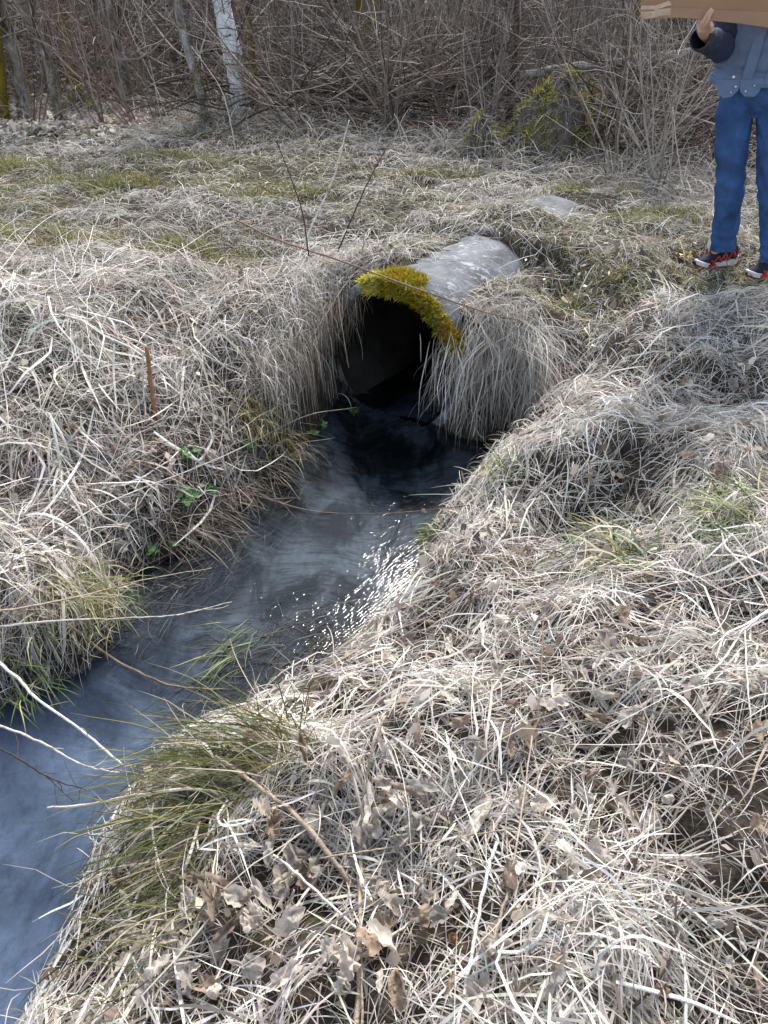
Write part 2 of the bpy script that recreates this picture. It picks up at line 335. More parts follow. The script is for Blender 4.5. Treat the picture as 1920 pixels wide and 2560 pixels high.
def water_mat():
    m, t, o = newmat('stream_water')
    tc = node(t, 'ShaderNodeTexCoord')
    mp = node(t, 'ShaderNodeMapping'); mp.inputs['Rotation'].default_value = (0, 0, R(-32)); mp.inputs['Scale'].default_value = (1.9, 1.0, 1); t.links.new(tc.outputs['Object'], mp.inputs[0])
    n1 = node(t, 'ShaderNodeTexNoise', Scale=11, Detail=2.0, Roughness=.45, Distortion=1.2); t.links.new(mp.outputs[0], n1.inputs['Vector'])
    wv = node(t, 'ShaderNodeTexWave', Scale=16, Distortion=4, Detail=1); wv.inputs['Detail Scale'].default_value = 1.2; wv.bands_direction = 'Y'; t.links.new(mp.outputs[0], wv.inputs['Vector'])
    n2 = node(t, 'ShaderNodeTexNoise', Scale=46, Detail=2, Roughness=.5, Distortion=.4); t.links.new(mp.outputs[0], n2.inputs['Vector'])
    msk = node(t, 'ShaderNodeTexNoise', Scale=2.2, Detail=2); t.links.new(tc.outputs['Object'], msk.inputs['Vector'])
    mr = node(t, 'ShaderNodeMapRange'); mr.inputs['From Min'].default_value = .38; mr.inputs['From Max'].default_value = .62; mr.inputs['To Min'].default_value = .65; t.links.new(msk.outputs['Fac'], mr.inputs['Value'])
    a1 = node(t, 'ShaderNodeMath', operation='MULTIPLY'); a1.inputs[1].default_value = .16; t.links.new(wv.outputs['Fac'], a1.inputs[0])
    a2 = node(t, 'ShaderNodeMath', operation='MULTIPLY'); a2.inputs[1].default_value = .06; t.links.new(n2.outputs['Fac'], a2.inputs[0])
    s1 = node(t, 'ShaderNodeMath', operation='ADD'); t.links.new(a1.outputs[0], s1.inputs[0]); t.links.new(a2.outputs[0], s1.inputs[1])
    s2 = node(t, 'ShaderNodeMath', operation='ADD'); t.links.new(s1.outputs[0], s2.inputs[0]); t.links.new(n1.outputs['Fac'], s2.inputs[1])
    s3 = node(t, 'ShaderNodeMath', operation='MULTIPLY'); t.links.new(s2.outputs[0], s3.inputs[0]); t.links.new(mr.outputs[0], s3.inputs[1])
    b = node(t, 'ShaderNodeBump', Strength=.30, Distance=.009); t.links.new(s3.outputs[0], b.inputs['Height'])
    tr = node(t, 'ShaderNodeBsdfTransparent'); tr.inputs['Color'].default_value = (.64, .71, .80, 1)
    gl = node(t, 'ShaderNodeBsdfGlossy', Roughness=.07); t.links.new(b.outputs[0], gl.inputs['Normal'])
    fr = node(t, 'ShaderNodeFresnel', IOR=1.40); t.links.new(b.outputs[0], fr.inputs['Normal'])
    mx = node(t, 'ShaderNodeMixShader'); t.links.new(fr.outputs[0], mx.inputs[0]); t.links.new(tr.outputs[0], mx.inputs[1]); t.links.new(gl.outputs[0], mx.inputs[2])
    t.links.new(mx.outputs[0], o.inputs['Surface']); return m
M['water'] = water_mat()
wx = np.arange(-6.4, 1.0, .08); wy = np.arange(-2.4, 4.62, .08)
WX, WY = np.meshgrid(wx, wy, indexing='ij'); Wn = WX.shape
Vw = np.stack([WX, WY, np.full(Wn, ZW)], 2).reshape(-1, 3)
i = (np.arange(Wn[0]-1)[:, None]*Wn[1]+np.arange(Wn[1]-1)[None]).ravel(); Fw = np.stack([i, i+Wn[1], i+Wn[1]+1, i+1], 1)
cw = Vw[Fw].mean(1); sw = (cw[:, 0]-PA[0])*PD[0]+(cw[:, 1]-PA[1])*PD[1]; Fw = Fw[(sdist(cw[:, 0], cw[:, 1]) < .15) & (sw < .14)]
ow = mesh_np('stream_water', Vw, Fw, M['water'], smooth=True); tag(ow, 'clear shallow stream flowing from the culvert to the lower left', 'stream', kind='structure')
# ------------------------------------------------------------------ culvert pipe
def concrete_mat():
    m, t, o = newmat('weathered_concrete')
    tc = node(t, 'ShaderNodeTexCoord')
    mp = node(t, 'ShaderNodeMapping'); mp.inputs['Rotation'].default_value = (0, 0, R(-53)); mp.inputs['Scale'].default_value = (1.0, 1.9, 1.0); t.links.new(tc.outputs['Object'], mp.inputs[0])
    n = node(t, 'ShaderNodeTexNoise', Scale=5.0, Detail=9, Roughness=.72); t.links.new(tc.outputs['Object'], n.inputs['Vector'])
    base = ramp(t, [(.34, (.05, .051, .052)), (.46, (.10, .105, .113)), (.58, (.155, .163, .175)), (.7, (.13, .12, .10))]); t.links.new(n.outputs['Fac'], base.inputs[0])
    n2 = node(t, 'ShaderNodeTexNoise', Scale=13, Detail=9, Roughness=.75, Distortion=.2); t.links.new(mp.outputs[0], n2.inputs['Vector'])
    lich = ramp(t, [(.53, (0, 0, 0)), (.60, (1, 1, 1))]); t.links.new(n2.outputs['Fac'], lich.inputs[0])
    n3 = node(t, 'ShaderNodeTexNoise', Scale=1.9, Detail=2); t.links.new(tc.outputs['Object'], n3.inputs['Vector'])
    mk = ramp(t, [(.40, (0, 0, 0)), (.58, (1, 1, 1))]); t.links.new(n3.outputs['Fac'], mk.inputs[0])
    mu = node(t, 'ShaderNodeMath', operation='MULTIPLY'); t.links.new(lich.outputs[0], mu.inputs[0]); t.links.new(mk.outputs[0], mu.inputs[1])
    mix = node(t, 'ShaderNodeMix', data_type='RGBA'); t.links.new(mu.outputs[0], mix.inputs[0]); t.links.new(base.outputs[0], mix.inputs[6]); mix.inputs[7].default_value = (.46, .46, .47, 1)
    # the inside has its own darker material, with shade in its colour
    p = node(t, 'ShaderNodeBsdfPrincipled', Roughness=.72); p.inputs['Specular IOR Level'].default_value = .3; t.links.new(mix.outputs[2], p.inputs['Base Color'])
    n4 = node(t, 'ShaderNodeTexNoise', Scale=55, Detail=6); t.links.new(tc.outputs['Object'], n4.inputs['Vector'])
    b = node(t, 'ShaderNodeBump', Strength=.45, Distance=.01); t.links.new(n4.outputs['Fac'], b.inputs['Height']); t.links.new(b.outputs[0], p.inputs['Normal'])
    t.links.new(p.outputs[0], o.inputs['Surface']); return m
M['concrete'] = concrete_mat()
M['shaded_concrete'] = noise_mat('algae_shade_concrete', [(.35, (.004, .004, .0035)), (.5, (.010, .009, .007)), (.65, (.02, .017, .011))], 6, .7, 7, .4, 40)  # pipe's inner wall: algae tone with the interior's shade painted in
PT = np.array((*PA, PZ))
def pp(s, q, z): return (PA[0]+PD[0]*s+PR[0]*q, PA[1]+PD[1]*s+PR[1]*q, z)      # along, right, height -> place
culvert = empty('culvert_pipe', pp(0, 0, PZ-PRAD), 'weathered grey concrete culvert pipe half buried, moss on its rim', 'culvert')
CULO = parent_origin(culvert)
def pipe_section(s0, ln, name):
    ns = 72; bm = bmesh.new(); rows = []
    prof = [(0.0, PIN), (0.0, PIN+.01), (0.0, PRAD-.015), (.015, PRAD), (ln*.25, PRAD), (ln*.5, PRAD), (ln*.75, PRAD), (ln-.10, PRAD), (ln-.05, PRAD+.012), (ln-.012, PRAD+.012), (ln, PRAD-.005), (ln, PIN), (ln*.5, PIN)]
    for a, (s, r) in enumerate(prof):
        row = []
        for k in range(ns):
            th = 2*math.pi*k/ns; wob = 1+.006*math.sin(3*th+s0)+.004*math.sin(17*th+s*9)*(1 if r > PIN+.02 else 0)
            if s == 0 and r > PIN: ss = s+.012*math.sin(5*th)+.008*math.sin(13*th+1)
            else: ss = s
            p = pp(s0+ss, r*wob*math.sin(th), PZ+r*wob*math.cos(th)); row.append(bm.verts.new(Vector(p)-Vector(CULO)))
        rows.append(row)
    for a in range(len(rows)):
        b = (a+1) % len(rows)
        for k in range(ns):
            f = bm.faces.new((rows[a][k], rows[a][(k+1) % ns], rows[b][(k+1) % ns], rows[b][k])); f.smooth = True
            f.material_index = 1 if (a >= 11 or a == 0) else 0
    bm.normal_update(); me = bpy.data.meshes.new(name); bm.to_mesh(me); bm.free(); me.materials.append(M['concrete']); me.materials.append(M['shaded_concrete'])
    o = bpy.data.objects.new(name, me); return link(o, culvert)
ps0 = pipe_section(0, 1.02, 'pipe_section'); ps0['label'] = 'front concrete pipe length with white lichen on its back'
ps1 = pipe_section(1.04, 1.02, 'pipe_section'); ps1.location.z = .045
for k in range(2, 6):
    o = bpy.data.objects.new('pipe_section', ps1.data); link(o, culvert); o.location = (PD[0]*1.04*(k-1), PD[1]*1.04*(k-1), -.04*(k-1))
# water standing in the pipe
n = 40; Vp = []
for a in range(n):
    s = .10+4.9*a/(n-1); Vp += [pp(s, -.40, ZW-.003), pp(s, .40, ZW-.003)]
op = mesh_np('pipe_water', Vp, grid_faces(1, n), M['water'], smooth=True); tag(op, 'dark water standing inside the culvert pipe', 'stream', kind='structure')
n = 30; Vp = []
for a in range(n):
    s = .05+5.0*a/(n-1)
    for q in np.linspace(-.43, .43, 9): Vp.append(pp(s, q, -.90+.03*math.sin(9*q+4*s)+.04*abs(q)))
i = (np.arange(n-1)[:, None]*9+np.arange(8)[None]).ravel(); Fb = np.stack([i, i+1, i+10, i+9], 1)
ob = mesh_np('pipe_silt', Vp, Fb, M['earth'], smooth=True); tag(ob, 'silt on the floor of the culvert pipe', 'ground', kind='structure')

# moss cushion on the rim: tiny blades on the rim ring from upper left round to the right
def moss_patch(name, pts, nor, Lm, col, parent=None, origin=None, k=4, w=.004, label=None, cat=None, kind='stuff'):
    n = len(pts); nor = nor/np.linalg.norm(nor, axis=1, keepdims=True)
    d = nor+rng.normal(0, .42, (n, 3)); d /= np.linalg.norm(d, axis=1, keepdims=True)
    L = Lm*rng.uniform(.5, 1.25, n); P = np.zeros((n, k, 3)); p = pts.copy()
    for i in range(k):
        P[:, i] = p; p = p+d*(L/(k-1))[:, None]; d = d+np.array((0, 0, -.16))+rng.normal(0, .16, (n, 3)); d /= np.linalg.norm(d, axis=1, keepdims=True)
    sd_ = np.cross(d, rng.normal(0, 1, (n, 3))); sd_ /= np.linalg.norm(sd_, axis=1, keepdims=True)
    c2 = np.repeat(col, k*2, 0)
    V, Fq = strips(P, np.full(n, w)*rng.uniform(.7, 1.4, n), sd_[:, None, :].repeat(k, 1), np.array([.9, 1, .8, .25])[:k])
    o = mesh_np(name, V, Fq, M['moss'], c2, parent, origin=origin); tag(o, label, cat, kind=kind); return o
MOSSP = [(.33, .27, .022), (.44, .36, .028), (.23, .215, .024), (.37, .25, .022), (.52, .47, .085)]
n = 15000
th = rng.uniform(-.46, 1.22, n)                     # angle from the crown, right positive
s = rng.normal(0, 1, n)*.0; s = rng.uniform(-.02, .16, n); rr = np.where(rng.random(n) < .42, rng.uniform(PIN-.02, PRAD, n), PRAD)
bare = (th > .30) & (th < .80) & (s > .05)
edge = .06+.13*vn(th*4, th*0, .35, 3)
back = s > edge*(.75+.4*np.sin(th*5+1))
keep = ~bare & ~back
th, s, rr = th[keep], s[keep], rr[keep]; s = np.where(rr < PRAD-.001, -.005, s)
pts = np.stack([np.array(pp(a, r*math.sin(t_), PZ+r*math.cos(t_))) for a, r, t_ in zip(s, rr, th)])
rad = np.stack([PR[0]*np.sin(th), PR[1]*np.sin(th), np.cos(th)], 1); fwd = np.array((-PD[0], -PD[1], 0))
nor = rad*.7+fwd[None]*np.where(s < .05, 1.0, .25)[:, None]
colm = pick(MOSSP, len(th), [4, 4, 3, 2, 1], .2); pale = (th < -.18)[:, None]; colm = np.where(pale & (rng.random((len(th), 1)) < .75), colm*np.array((1.8, 2.1, 5.0)), colm)
org = (vn(th*3, th*0+4, .3, 9) > .62)[:, None]; colm = np.where(org, colm*np.array((1.15, .92, .7)), colm)
moss = moss_patch('moss_cushion', pts, nor, .048, colm, culvert, w=.0045); moss['label'] = 'yellow green moss cushion draped over the pipe rim'

# ------------------------------------------------------------------ dry grass
STRAW = [(.67, .62, .54), (.55, .50, .43), (.80, .755, .68), (.385, .32, .25), (.33, .30, .265), (.14, .105, .076), (.51, .475, .43)]
SW = [5, 5, 4, 3, 2, 1.2, 2.5]
GREEN = [(.14, .17, .05), (.20, .21, .07), (.10, .14, .05), (.26, .25, .10)]
def inpipe(x, y, m=0.0):
    rx, ry = x-PA[0], y-PA[1]; s = rx*PD[0]+ry*PD[1]; q = rx*PR[0]+ry*PR[1]
    return s, q
def bare_pipe(x, y):                            # keep grass off the bare back of the pipe
    s, q = inpipe(x, y)
    z = look(HG, x, y); ins = (s > -.05) & (s < 2.0) & (np.hypot(q, z-PZ) < PRAD+.004)
    m2 = (s > 1.55) & (s < 1.95) & (np.abs(q+.02) < .20)
    return ins | m2
def scat(n, x0, x1, y0, y1):
    return rng.uniform(x0, x1, n), rng.uniform(y0, y1, n)
def view_ok(x, y, m=.55):                       # inside the view plus a margin
    z = look(HB, x, y); dep = y*CP-(z-CAMH)*SP; u = x/np.maximum(dep, .05); v = (y*SP+(z-CAMH)*CP)/np.maximum(dep, .05)
    return (dep > .1) & (np.abs(u) < .497+m*.5) & (v > -.66-m) & (v < .75)
def azfield(x, y, down=.35, sp=1.1):
    gx_, gy_ = look(GXg, x, y), look(GYg, x, y); g = np.hypot(gx_, gy_)
    base = 2*math.pi*(vn(x, y, .42, 21)*1.6+vn(x, y, .13, 22)*.5)
    vx = np.cos(base)-down*gx_*g*1.2; vy = np.sin(base)-down*gy_*g*1.2
    return np.arctan2(vy, vx)+rng.normal(0, sp, len(x))
def bank_layer(n, x0, x1, y0, y1, cond, Lr, Wr, liftmax, archr, k=5, pal=STRAW, wts=SW, sp=1.3, curl=.35, thin=.50, var=.18, gmix=0.0):
    x, y = scat(n, x0, x1, y0, y1); z = look(HG, x, y)
    den = vn(x, y, .16, 31)*.6+vn(x, y, .45, 32)*.4
    ok = cond(x, y, z) & view_ok(x, y) & ~bare_pipe(x, y) & (rng.random(n) < np.clip((den-thin)*6+.25, .04, 1))
    x, y = x[ok], y[ok]; n = len(x)
    L = rng.uniform(*Lr, n)*rng.choice([.6, 1, 1, 1.4], n); Wd = rng.uniform(*Wr, n)
    P, side = lying(x, y, azfield(x, y, .3, sp), L, Wd, liftmax*rng.random(n)**1.6+.003, L*rng.uniform(*archr, n), k, curl, kink=.45)
    col = pick(pal, n, wts, var)
    tone = (.72+.56*vn(x, y, .30, 35))[:, None]; col = np.clip(col*tone, .005, .9)
    if gmix:
        gm = (rng.random(n) < gmix)[:, None]; col = np.where(gm, pick(GREEN, n)*1.2, col)
    return P, side, Wd, col
dry = lambda x, y, z: z > ZW+.02
def tri(parts): return sum((p[0].shape[0]*(p[0].shape[1]-1)*2) for p in parts)
near = lambda x, y, z: (z > ZW+.03) & (x > -1.15+.42*(y-1.5)) & (y < 4.15-.0*x)
rb = []
rb.append(bank_layer(60000, -1.4, 1.75, .15, 2.5, near, (.05, .20), (.0022, .0048), .06, (.0, .14), 5))
rb.append(bank_layer(56000, -.9, 2.5, 2.2, 4.3, near, (.05, .19), (.0026, .0052), .05, (.0, .14), 5))
rb.append(bank_layer(5200, -1.4, 1.7, .15, 2.4, near, (.08, .26), (.0045, .0075), .085, (.02, .14), 5, STRAW[:4], [4, 3, 5, 1.5], 1.3, .3))
rb.append(bank_layer(4200, -1.4, 2.4, .15, 4.0, near, (.12, .36), (.005, .009), .08, (.02, .14), 6, STRAW[:4], [4, 3, 4, 1.5], .9, .4))
rb.append(bank_layer(9000, -1.4, 2.4, .15, 4.0, near, (.18, .45), (.0018, .003), .085, (.03, .12), 7, STRAW[:5], [4, 4, 4, 2, 1], 1.2, .6))
def wild(n, x0, x1, y0, y1, cond, Lr, Wr, el=(.1, 1.2), dr=(1.0, 2.8), k=7):   # blades sticking up out of the mat and flopping over
    x, y = scat(n, x0, x1, y0, y1); z = look(HG, x, y); ok = cond(x, y, z) & view_ok(x, y) & ~bare_pipe(x, y); x, y = x[ok], y[ok]; n = len(x)
    P, sd_ = arcs(np.stack([x, y, look(HB, x, y)], 1), rng.uniform(0, 6.28, n), rng.uniform(*el, n), rng.uniform(*Lr, n), rng.uniform(*dr, n), k, .5, .006)
    return P, sd_, rng.uniform(*Wr, n), pick(STRAW, n, SW)*(.75+.5*vn(x, y, .3, 36))[:, None]
rb.append(wild(11000, -1.4, 2.0, .15, 2.6, near, (.05, .20), (.0018, .0038))); rb.append(wild(11000, -.9, 2.5, 2.2, 4.3, near, (.05, .18), (.0024, .0042)))
o1 = put_blades('dry_grass', rb, M['straw'], 'pale matted dry grass covering the near right bank', 'grass')
leftb = lambda x, y, z: (z > ZW+.02) & (x <= -1.15+.42*(y-1.5)+.35) & (y < np.where(x < -.6, 4.72+.25*vn(x, y, .3, 91), 5.2))
lb = []
lb.append(bank_layer(70000, -3.4, .25, 1.6, 5.0, leftb, (.06, .26), (.0024, .0044), .06, (.0, .12), 5, STRAW, [2.5, 4, 2.5, 3, 6, 3, 5], 1.3))
lb.append(bank_layer(3600, -3.2, -.3, 1.9, 4.0, leftb, (.2, .55), (.006, .013), .09, (.02, .16), 6, STRAW[:4], [4, 3, 4, 1.5], .9, .8))
lb.append(bank_layer(6500, -3.4, .2, 1.9, 5.1, leftb, (.3, .75), (.002, .0035), .11, (.03, .12), 7, STRAW, [3, 3, 3, 2, 3, 1, 3], .8, .7))
lb.append(wild(17000, -3.4, .25, 1.6, 5.0, leftb, (.08, .30), (.0022, .0042)))
o2 = put_blades('dry_grass', lb, M['straw'], 'tangled grey straw covering the left bank of the stream', 'grass')
# meadow
GPATCH = [(-1.9, 5.05, .6, .25), (-1.15, 5.05, .45, .2), (-2.6, 5.1, .5, .22), (-2.3, 6.6, .5, .2), (-3.4, 7.2, .6, .2)]
def edge_y(x): return np.interp(x, [-9, -5, -1, .3, 1.2, 2.0, 3.0, 4.5, 8], [10.6, 10.2, 9.4, 8.9, 7.7, 7.1, 6.4, 6.2, 6.2])
def meadow(n, y0, y1, Lr, Wr, lift, archr, k=4, thin=.25, green=0.35, pal=STRAW, wts=SW, cond=None, curl=.7):
    y = rng.uniform(y0, y1, n); x = rng.uniform(-1, 1, n)*(y*.62+.9)
    z = look(HG, x, y); d = sdist(x, y); den = vn(x, y, .22, 41)*.6+vn(x, y, .8, 42)*.4
    ok = view_ok(x, y) & ~bare_pipe(x, y) & (d > .4) & (y < edge_y(x)+.35+rng.normal(0, .25, n)) & (rng.random(n) < np.clip((den-thin)*4+.25, .1, 1)) & ~((x < -1.15+.42*(y-1.5)) & (y < 4.45)) & ~((y < 4.0) & (x < 2.6))
    gpz = sum(np.exp(-((x-a)/(.7*c))**2-((y-b)/(.9*d_))**2) for a, b, c, d_ in GPATCH); ok &= rng.random(n) > .62*np.clip(gpz, 0, 1)
    ok &= ~(((np.hypot(x-1.96, y-4.65) < .20) | (np.hypot(x-2.2, y-4.4) < .2)) & (rng.random(n) < .75))
    if cond is not None: ok &= cond(x, y)
    x, y = x[ok], y[ok]; n = len(x); L = rng.uniform(*Lr, n)*rng.choice([.6, 1, 1, 1.5], n); Wd = rng.uniform(*Wr, n)*(.7+.075*y)
    P, side = lying(x, y, azfield(x, y, .5, 1.2), L, Wd, lift*rng.random(n)**1.5+.002, L*rng.uniform(*archr, n), k, curl)
    col = pick(pal, n, wts); col *= (.48+.55*vn(x, y, .5, 45)*.6+.35*vn(x, y, .15, 46))[:, None]
    gp = green*np.clip((vn(x, y, .9, 51)*.6+vn(x, y, .3, 52)*.4-.42)*5, 0, 1)*(1+.6*(x < -.8)); gm = (rng.random(n) < gp)[:, None]
    return P, side, Wd, np.where(gm, pick([(.16, .16, .05), (.22, .20, .07), (.12, .15, .05), (.28, .25, .10)], n), col)
md = [meadow(76000, 4.0, 6.6, (.04, .13), (.0026, .0042), .018, (.05, .25), green=.45), meadow(76000, 6.2, 10.6, (.05, .14), (.003, .0048), .02, (.05, .28), 4, green=.45),
      meadow(7000, 4.2, 10.6, (.16, .36), (.0028, .0045), .05, (.05, .2), 5, .3, .0)]
put_blades('dry_grass', md, M['straw'], 'short flattened pale and olive grass of the meadow', 'grass')
# rough pale fringe of longer straw along the wood's edge
n = 12000; x = rng.uniform(-6, 5.5, n); y = edge_y(x)+rng.normal(-.25, .38, n); ok = view_ok(x, y) & ((x > -2.2) | (rng.random(n) < .25)); x, y = x[ok], y[ok]; n = len(x)
rt = np.stack([x, y, look(HB, x, y)], 1)
P, side = arcs(rt, rng.uniform(0, 6.28, n), rng.uniform(.2, 1.2, n), rng.uniform(.15, .5, n), rng.uniform(.6, 2.2, n), 6)
put_blades('dry_grass', [(P, side, rng.uniform(.004, .007, n), pick(STRAW, n, SW)*.72)], M['straw'], 'rough bleached straw fringe along the edge of the thicket', 'grass')
# green patches of short grass and moss in the meadow
n = 30000; cs = GP = [(-1.9, 5.0, .55, .22), (-1.15, 5.05, .4, .2), (-2.6, 5.1, .5, .2), (-2.3, 6.6, .5, .14), (-.9, 6.4, .4, .1), (.4, 6.9, .4, .1), (-1.9, 7.6, .5, .1), (1.9, 5.6, .35, .14), (.35, 5.0, .22, .1), (1.2, 4.35, .25, .14), (2.5, 4.2, .5, .16), (-3.4, 7.2, .6, .2), (1.6, 6.3, .3, .12), (.9, 4.1, .12, .08)]
i = rng.choice(len(cs), n, p=np.array([c[2]*c[3] for c in cs])/sum(c[2]*c[3] for c in cs)); cs = np.array(cs)
x = cs[i, 0]+rng.normal(0, 1, n)*cs[i, 2]*.6; y = cs[i, 1]+rng.normal(0, 1, n)*cs[i, 3]*.8
ok = view_ok(x, y) & ~bare_pipe(x, y) & (sdist(x, y) > .3) & (vn(x, y, .12, 61) > .35); x, y = x[ok], y[ok]; n = len(x)
rt = np.stack([x, y, look(HB, x, y)], 1); P, side = arcs(rt, rng.uniform(0, 6.28, n), rng.uniform(.4, 1.4, n), rng.uniform(.04, .12, n), rng.uniform(.2, 1.6, n), 4)
put_blades('green_grass', [(P, side, rng.uniform(.003, .0055, n), pick([(.19, .185, .05), (.26, .235, .07), (.13, .16, .05), (.34, .29, .12)], n))], M['straw'], 'olive green patches of short living grass and moss in the meadow', 'grass')

# hanging curtains of dry grass beside the pipe mouth
def curtain(name, roots, az, Lr, n, label, mouth=True, el=(.1, .9), droop=(2.2, 3.2), W=(.002, .004), pal=STRAW, k=9, wts=SW, spread=.75, parent=None):
    roots = np.array(roots, float); t = rng.random(n)*(len(roots)-1); i = t.astype(int); f = (t-i)[:, None]
    r = roots[i]*(1-f)+roots[np.minimum(i+1, len(roots)-1)]*f+rng.normal(0, .06, (n, 3))*np.array((1, 1, .4))
    r[:, 2] = np.maximum(r[:, 2], look(HB, r[:, 0], r[:, 1])+.0)
    P, side = arcs(r, az+rng.normal(0, spread, n), rng.uniform(*el, n), rng.uniform(*Lr, n), rng.uniform(*droop, n), k, 1.7)
    col = pick(pal, n, wts)*(.6+.8*vn(P[:, 4, 0]*3, P[:, 4, 2]*3, .25, 66))[:, None]; return put_blades(name, [(P, side, rng.uniform(*W, n), col)], M['straw'], label, 'grass tuft', kind=None, parent=parent, origin=tuple(roots[0]), mouth=mouth)
c_r = [ground_at(*p) for p in [(1185, 850), (1215, 835), (1260, 835), (1310, 845), (1350, 870), (1350, 930), (1300, 930), (1240, 920), (1200, 920)]]
curtain('hanging_grass_tuft', c_r, math.atan2(-.95, -.05), (.15, .62), 2300, 'long pale grass curtain hanging right of the culvert mouth', el=(-.9, .4), droop=(1.2, 2.6))
c_l = [ground_at(*p) for p in [(850, 745), (815, 760), (780, 775), (740, 790), (700, 820), (670, 870), (640, 930), (700, 900), (760, 840), (800, 830)]]
curtain('hanging_grass_tuft', c_l, math.atan2(-.8, .15), (.14, .55), 2000, 'loose grass curtain hanging left of the culvert mouth', el=(-.9, .4), droop=(2.0, 3.0), pal=STRAW, wts=[2, 2, 1, 4, 5, 5, 3])
rimr = [pp(-.015, PRAD*math.sin(a)*1.0, PZ+PRAD*math.cos(a)) for a in (.95, 1.1, 1.25, 1.4)]
curtain('hanging_grass_tuft', rimr, math.atan2(-.95, -.25), (.15, .45), 170, 'strands of dry grass trailing over the lower right rim of the pipe', False, el=(-1.3, -.5), droop=(.3, 1.0), spread=.5)
riml = [pp(-.02, PRAD*math.sin(a)*1.02, PZ+PRAD*math.cos(a)*1.02) for a in (-.55, -.8, -1.05, -1.3)]
curtain('hanging_grass_tuft', riml, math.atan2(-.9, .1), (.10, .36), 200, 'dark roots and straws dangling over the left rim of the pipe', False, el=(-1.4, -.6), droop=(.2, .9), spread=.6, pal=[(.14, .10, .07), (.30, .25, .19), (.45, .40, .33), (.08, .06, .04)], wts=None)
curtain('hanging_grass_tuft', [ground_at(*p) for p in [(1165, 770), (1195, 762), (1235, 765), (1275, 775), (1300, 800)]], math.atan2(-.95, -.05), (.10, .30), 600, 'short dry tuft on the earth shoulder right of the mossy rim', True, el=(-.3, 1.1), droop=(1.0, 2.6), spread=1.2)
#@@PART3
# ------------------------------------------------------------------ the wood behind: bark materials
def bark_mat(name, pts, scale, band=(1, 1, .35), moss=None, mossf=.5, mosscol=(.16, .13, .015)):
    m, t, o = newmat(name); tc = node(t, 'ShaderNodeTexCoord'); mp = node(t, 'ShaderNodeMapping'); mp.inputs['Scale'].default_value = band; t.links.new(tc.outputs['Object'], mp.inputs[0])
    n = node(t, 'ShaderNodeTexNoise', Scale=scale, Detail=8, Roughness=.7, Distortion=.4); t.links.new(mp.outputs[0], n.inputs['Vector'])
    r = ramp(t, pts); t.links.new(n.outputs['Fac'], r.inputs[0]); src = r.outputs[0]
    if moss:
        n2 = node(t, 'ShaderNodeTexNoise', Scale=moss, Detail=5, Roughness=.7); t.links.new(tc.outputs['Object'], n2.inputs['Vector'])
        r2 = ramp(t, [(mossf, (0, 0, 0)), (mossf+.06, (1, 1, 1))]); t.links.new(n2.outputs['Fac'], r2.inputs[0])
        mx = node(t, 'ShaderNodeMix', data_type='RGBA'); t.links.new(r2.outputs[0], mx.inputs[0]); t.links.new(src, mx.inputs[6]); mx.inputs[7].default_value = (*mosscol, 1); src = mx.outputs[2]
    p = node(t, 'ShaderNodeBsdfPrincipled', Roughness=.9); p.inputs['Specular IOR Level'].default_value = .2; t.links.new(src, p.inputs['Base Color'])
    b = node(t, 'ShaderNodeBump', Strength=.6, Distance=.015); t.links.new(n.outputs['Fac'], b.inputs['Height']); t.links.new(b.outputs[0], p.inputs['Normal'])
    t.links.new(p.outputs[0], o.inputs['Surface']); return m
M['birch'] = bark_mat('birch_bark', [(.33, (.16, .14, .13)), (.40, (.50, .49, .50)), (.50, (.78, .78, .80)), (.7, (.84, .84, .86))], 9, (1, 1, .5))
M['birch2'] = bark_mat('lichened_bark', [(.34, (.06, .045, .038)), (.47, (.17, .15, .135)), (.58, (.30, .29, .275)), (.68, (.50, .49, .48))], 12, (1, 1, .4), 4, .56, (.15, .10, .03))
M['bark'] = bark_mat('dark_bark', [(.35, (.04, .032, .026)), (.52, (.11, .092, .078)), (.68, (.21, .19, .17))], 18, (1, 1, .3))
M['mossbark'] = bark_mat('mossy_bark', [(.35, (.05, .04, .025)), (.52, (.13, .10, .06)), (.68, (.22, .19, .15))], 14, (1, 1, .3), 6, .45, (.17, .12, .015))
M['redbark'] = bark_mat('red_brown_bark', [(.35, (.06, .03, .02)), (.55, (.14, .075, .05)), (.7, (.22, .15, .11))], 20, (1, 1, .2))
M['deadwood'] = bark_mat('dead_wood', [(.35, (.10, .085, .07)), (.52, (.24, .21, .185)), (.68, (.46, .44, .41))], 16, (1, 1, 1), 5, .6, (.06, .05, .03))
TWIG = [(.20, .16, .135), (.125, .095, .078), (.29, .245, .21), (.065, .05, .04), (.46, .41, .36), (.16, .112, .088)]
TW = [5, 4, 4, 2, 2.2, 2]
def grow(P0, d0, L, k, wander, upw, drop=0):    # n wandering twigs
    n = len(P0); P = np.zeros((n, k, 3)); p = P0.copy(); d = d0/np.linalg.norm(d0, axis=1, keepdims=True)
    for i in range(k):
        P[:, i] = p; p = p+d*(L/(k-1))[:, None]; d = d+rng.normal(0, wander, (n, 3))+np.array((0, 0, upw)); d /= np.linalg.norm(d, axis=1, keepdims=True)
    return P
def put_tubes(name, parts, mat, parent=None, origin=None, ns=3):
    Vs, Fs, Cs, b = [], [], [], 0
    for P, Rr, col in parts:
        V, Fq = tubes_np(P, Rr, ns); Vs.append(V); Fs.append(Fq+b); b += len(V); Cs.append(np.repeat(col, P.shape[1]*ns, 0))
    return mesh_np(name, np.concatenate(Vs), np.concatenate(Fs), mat, np.concatenate(Cs), parent, True, origin)
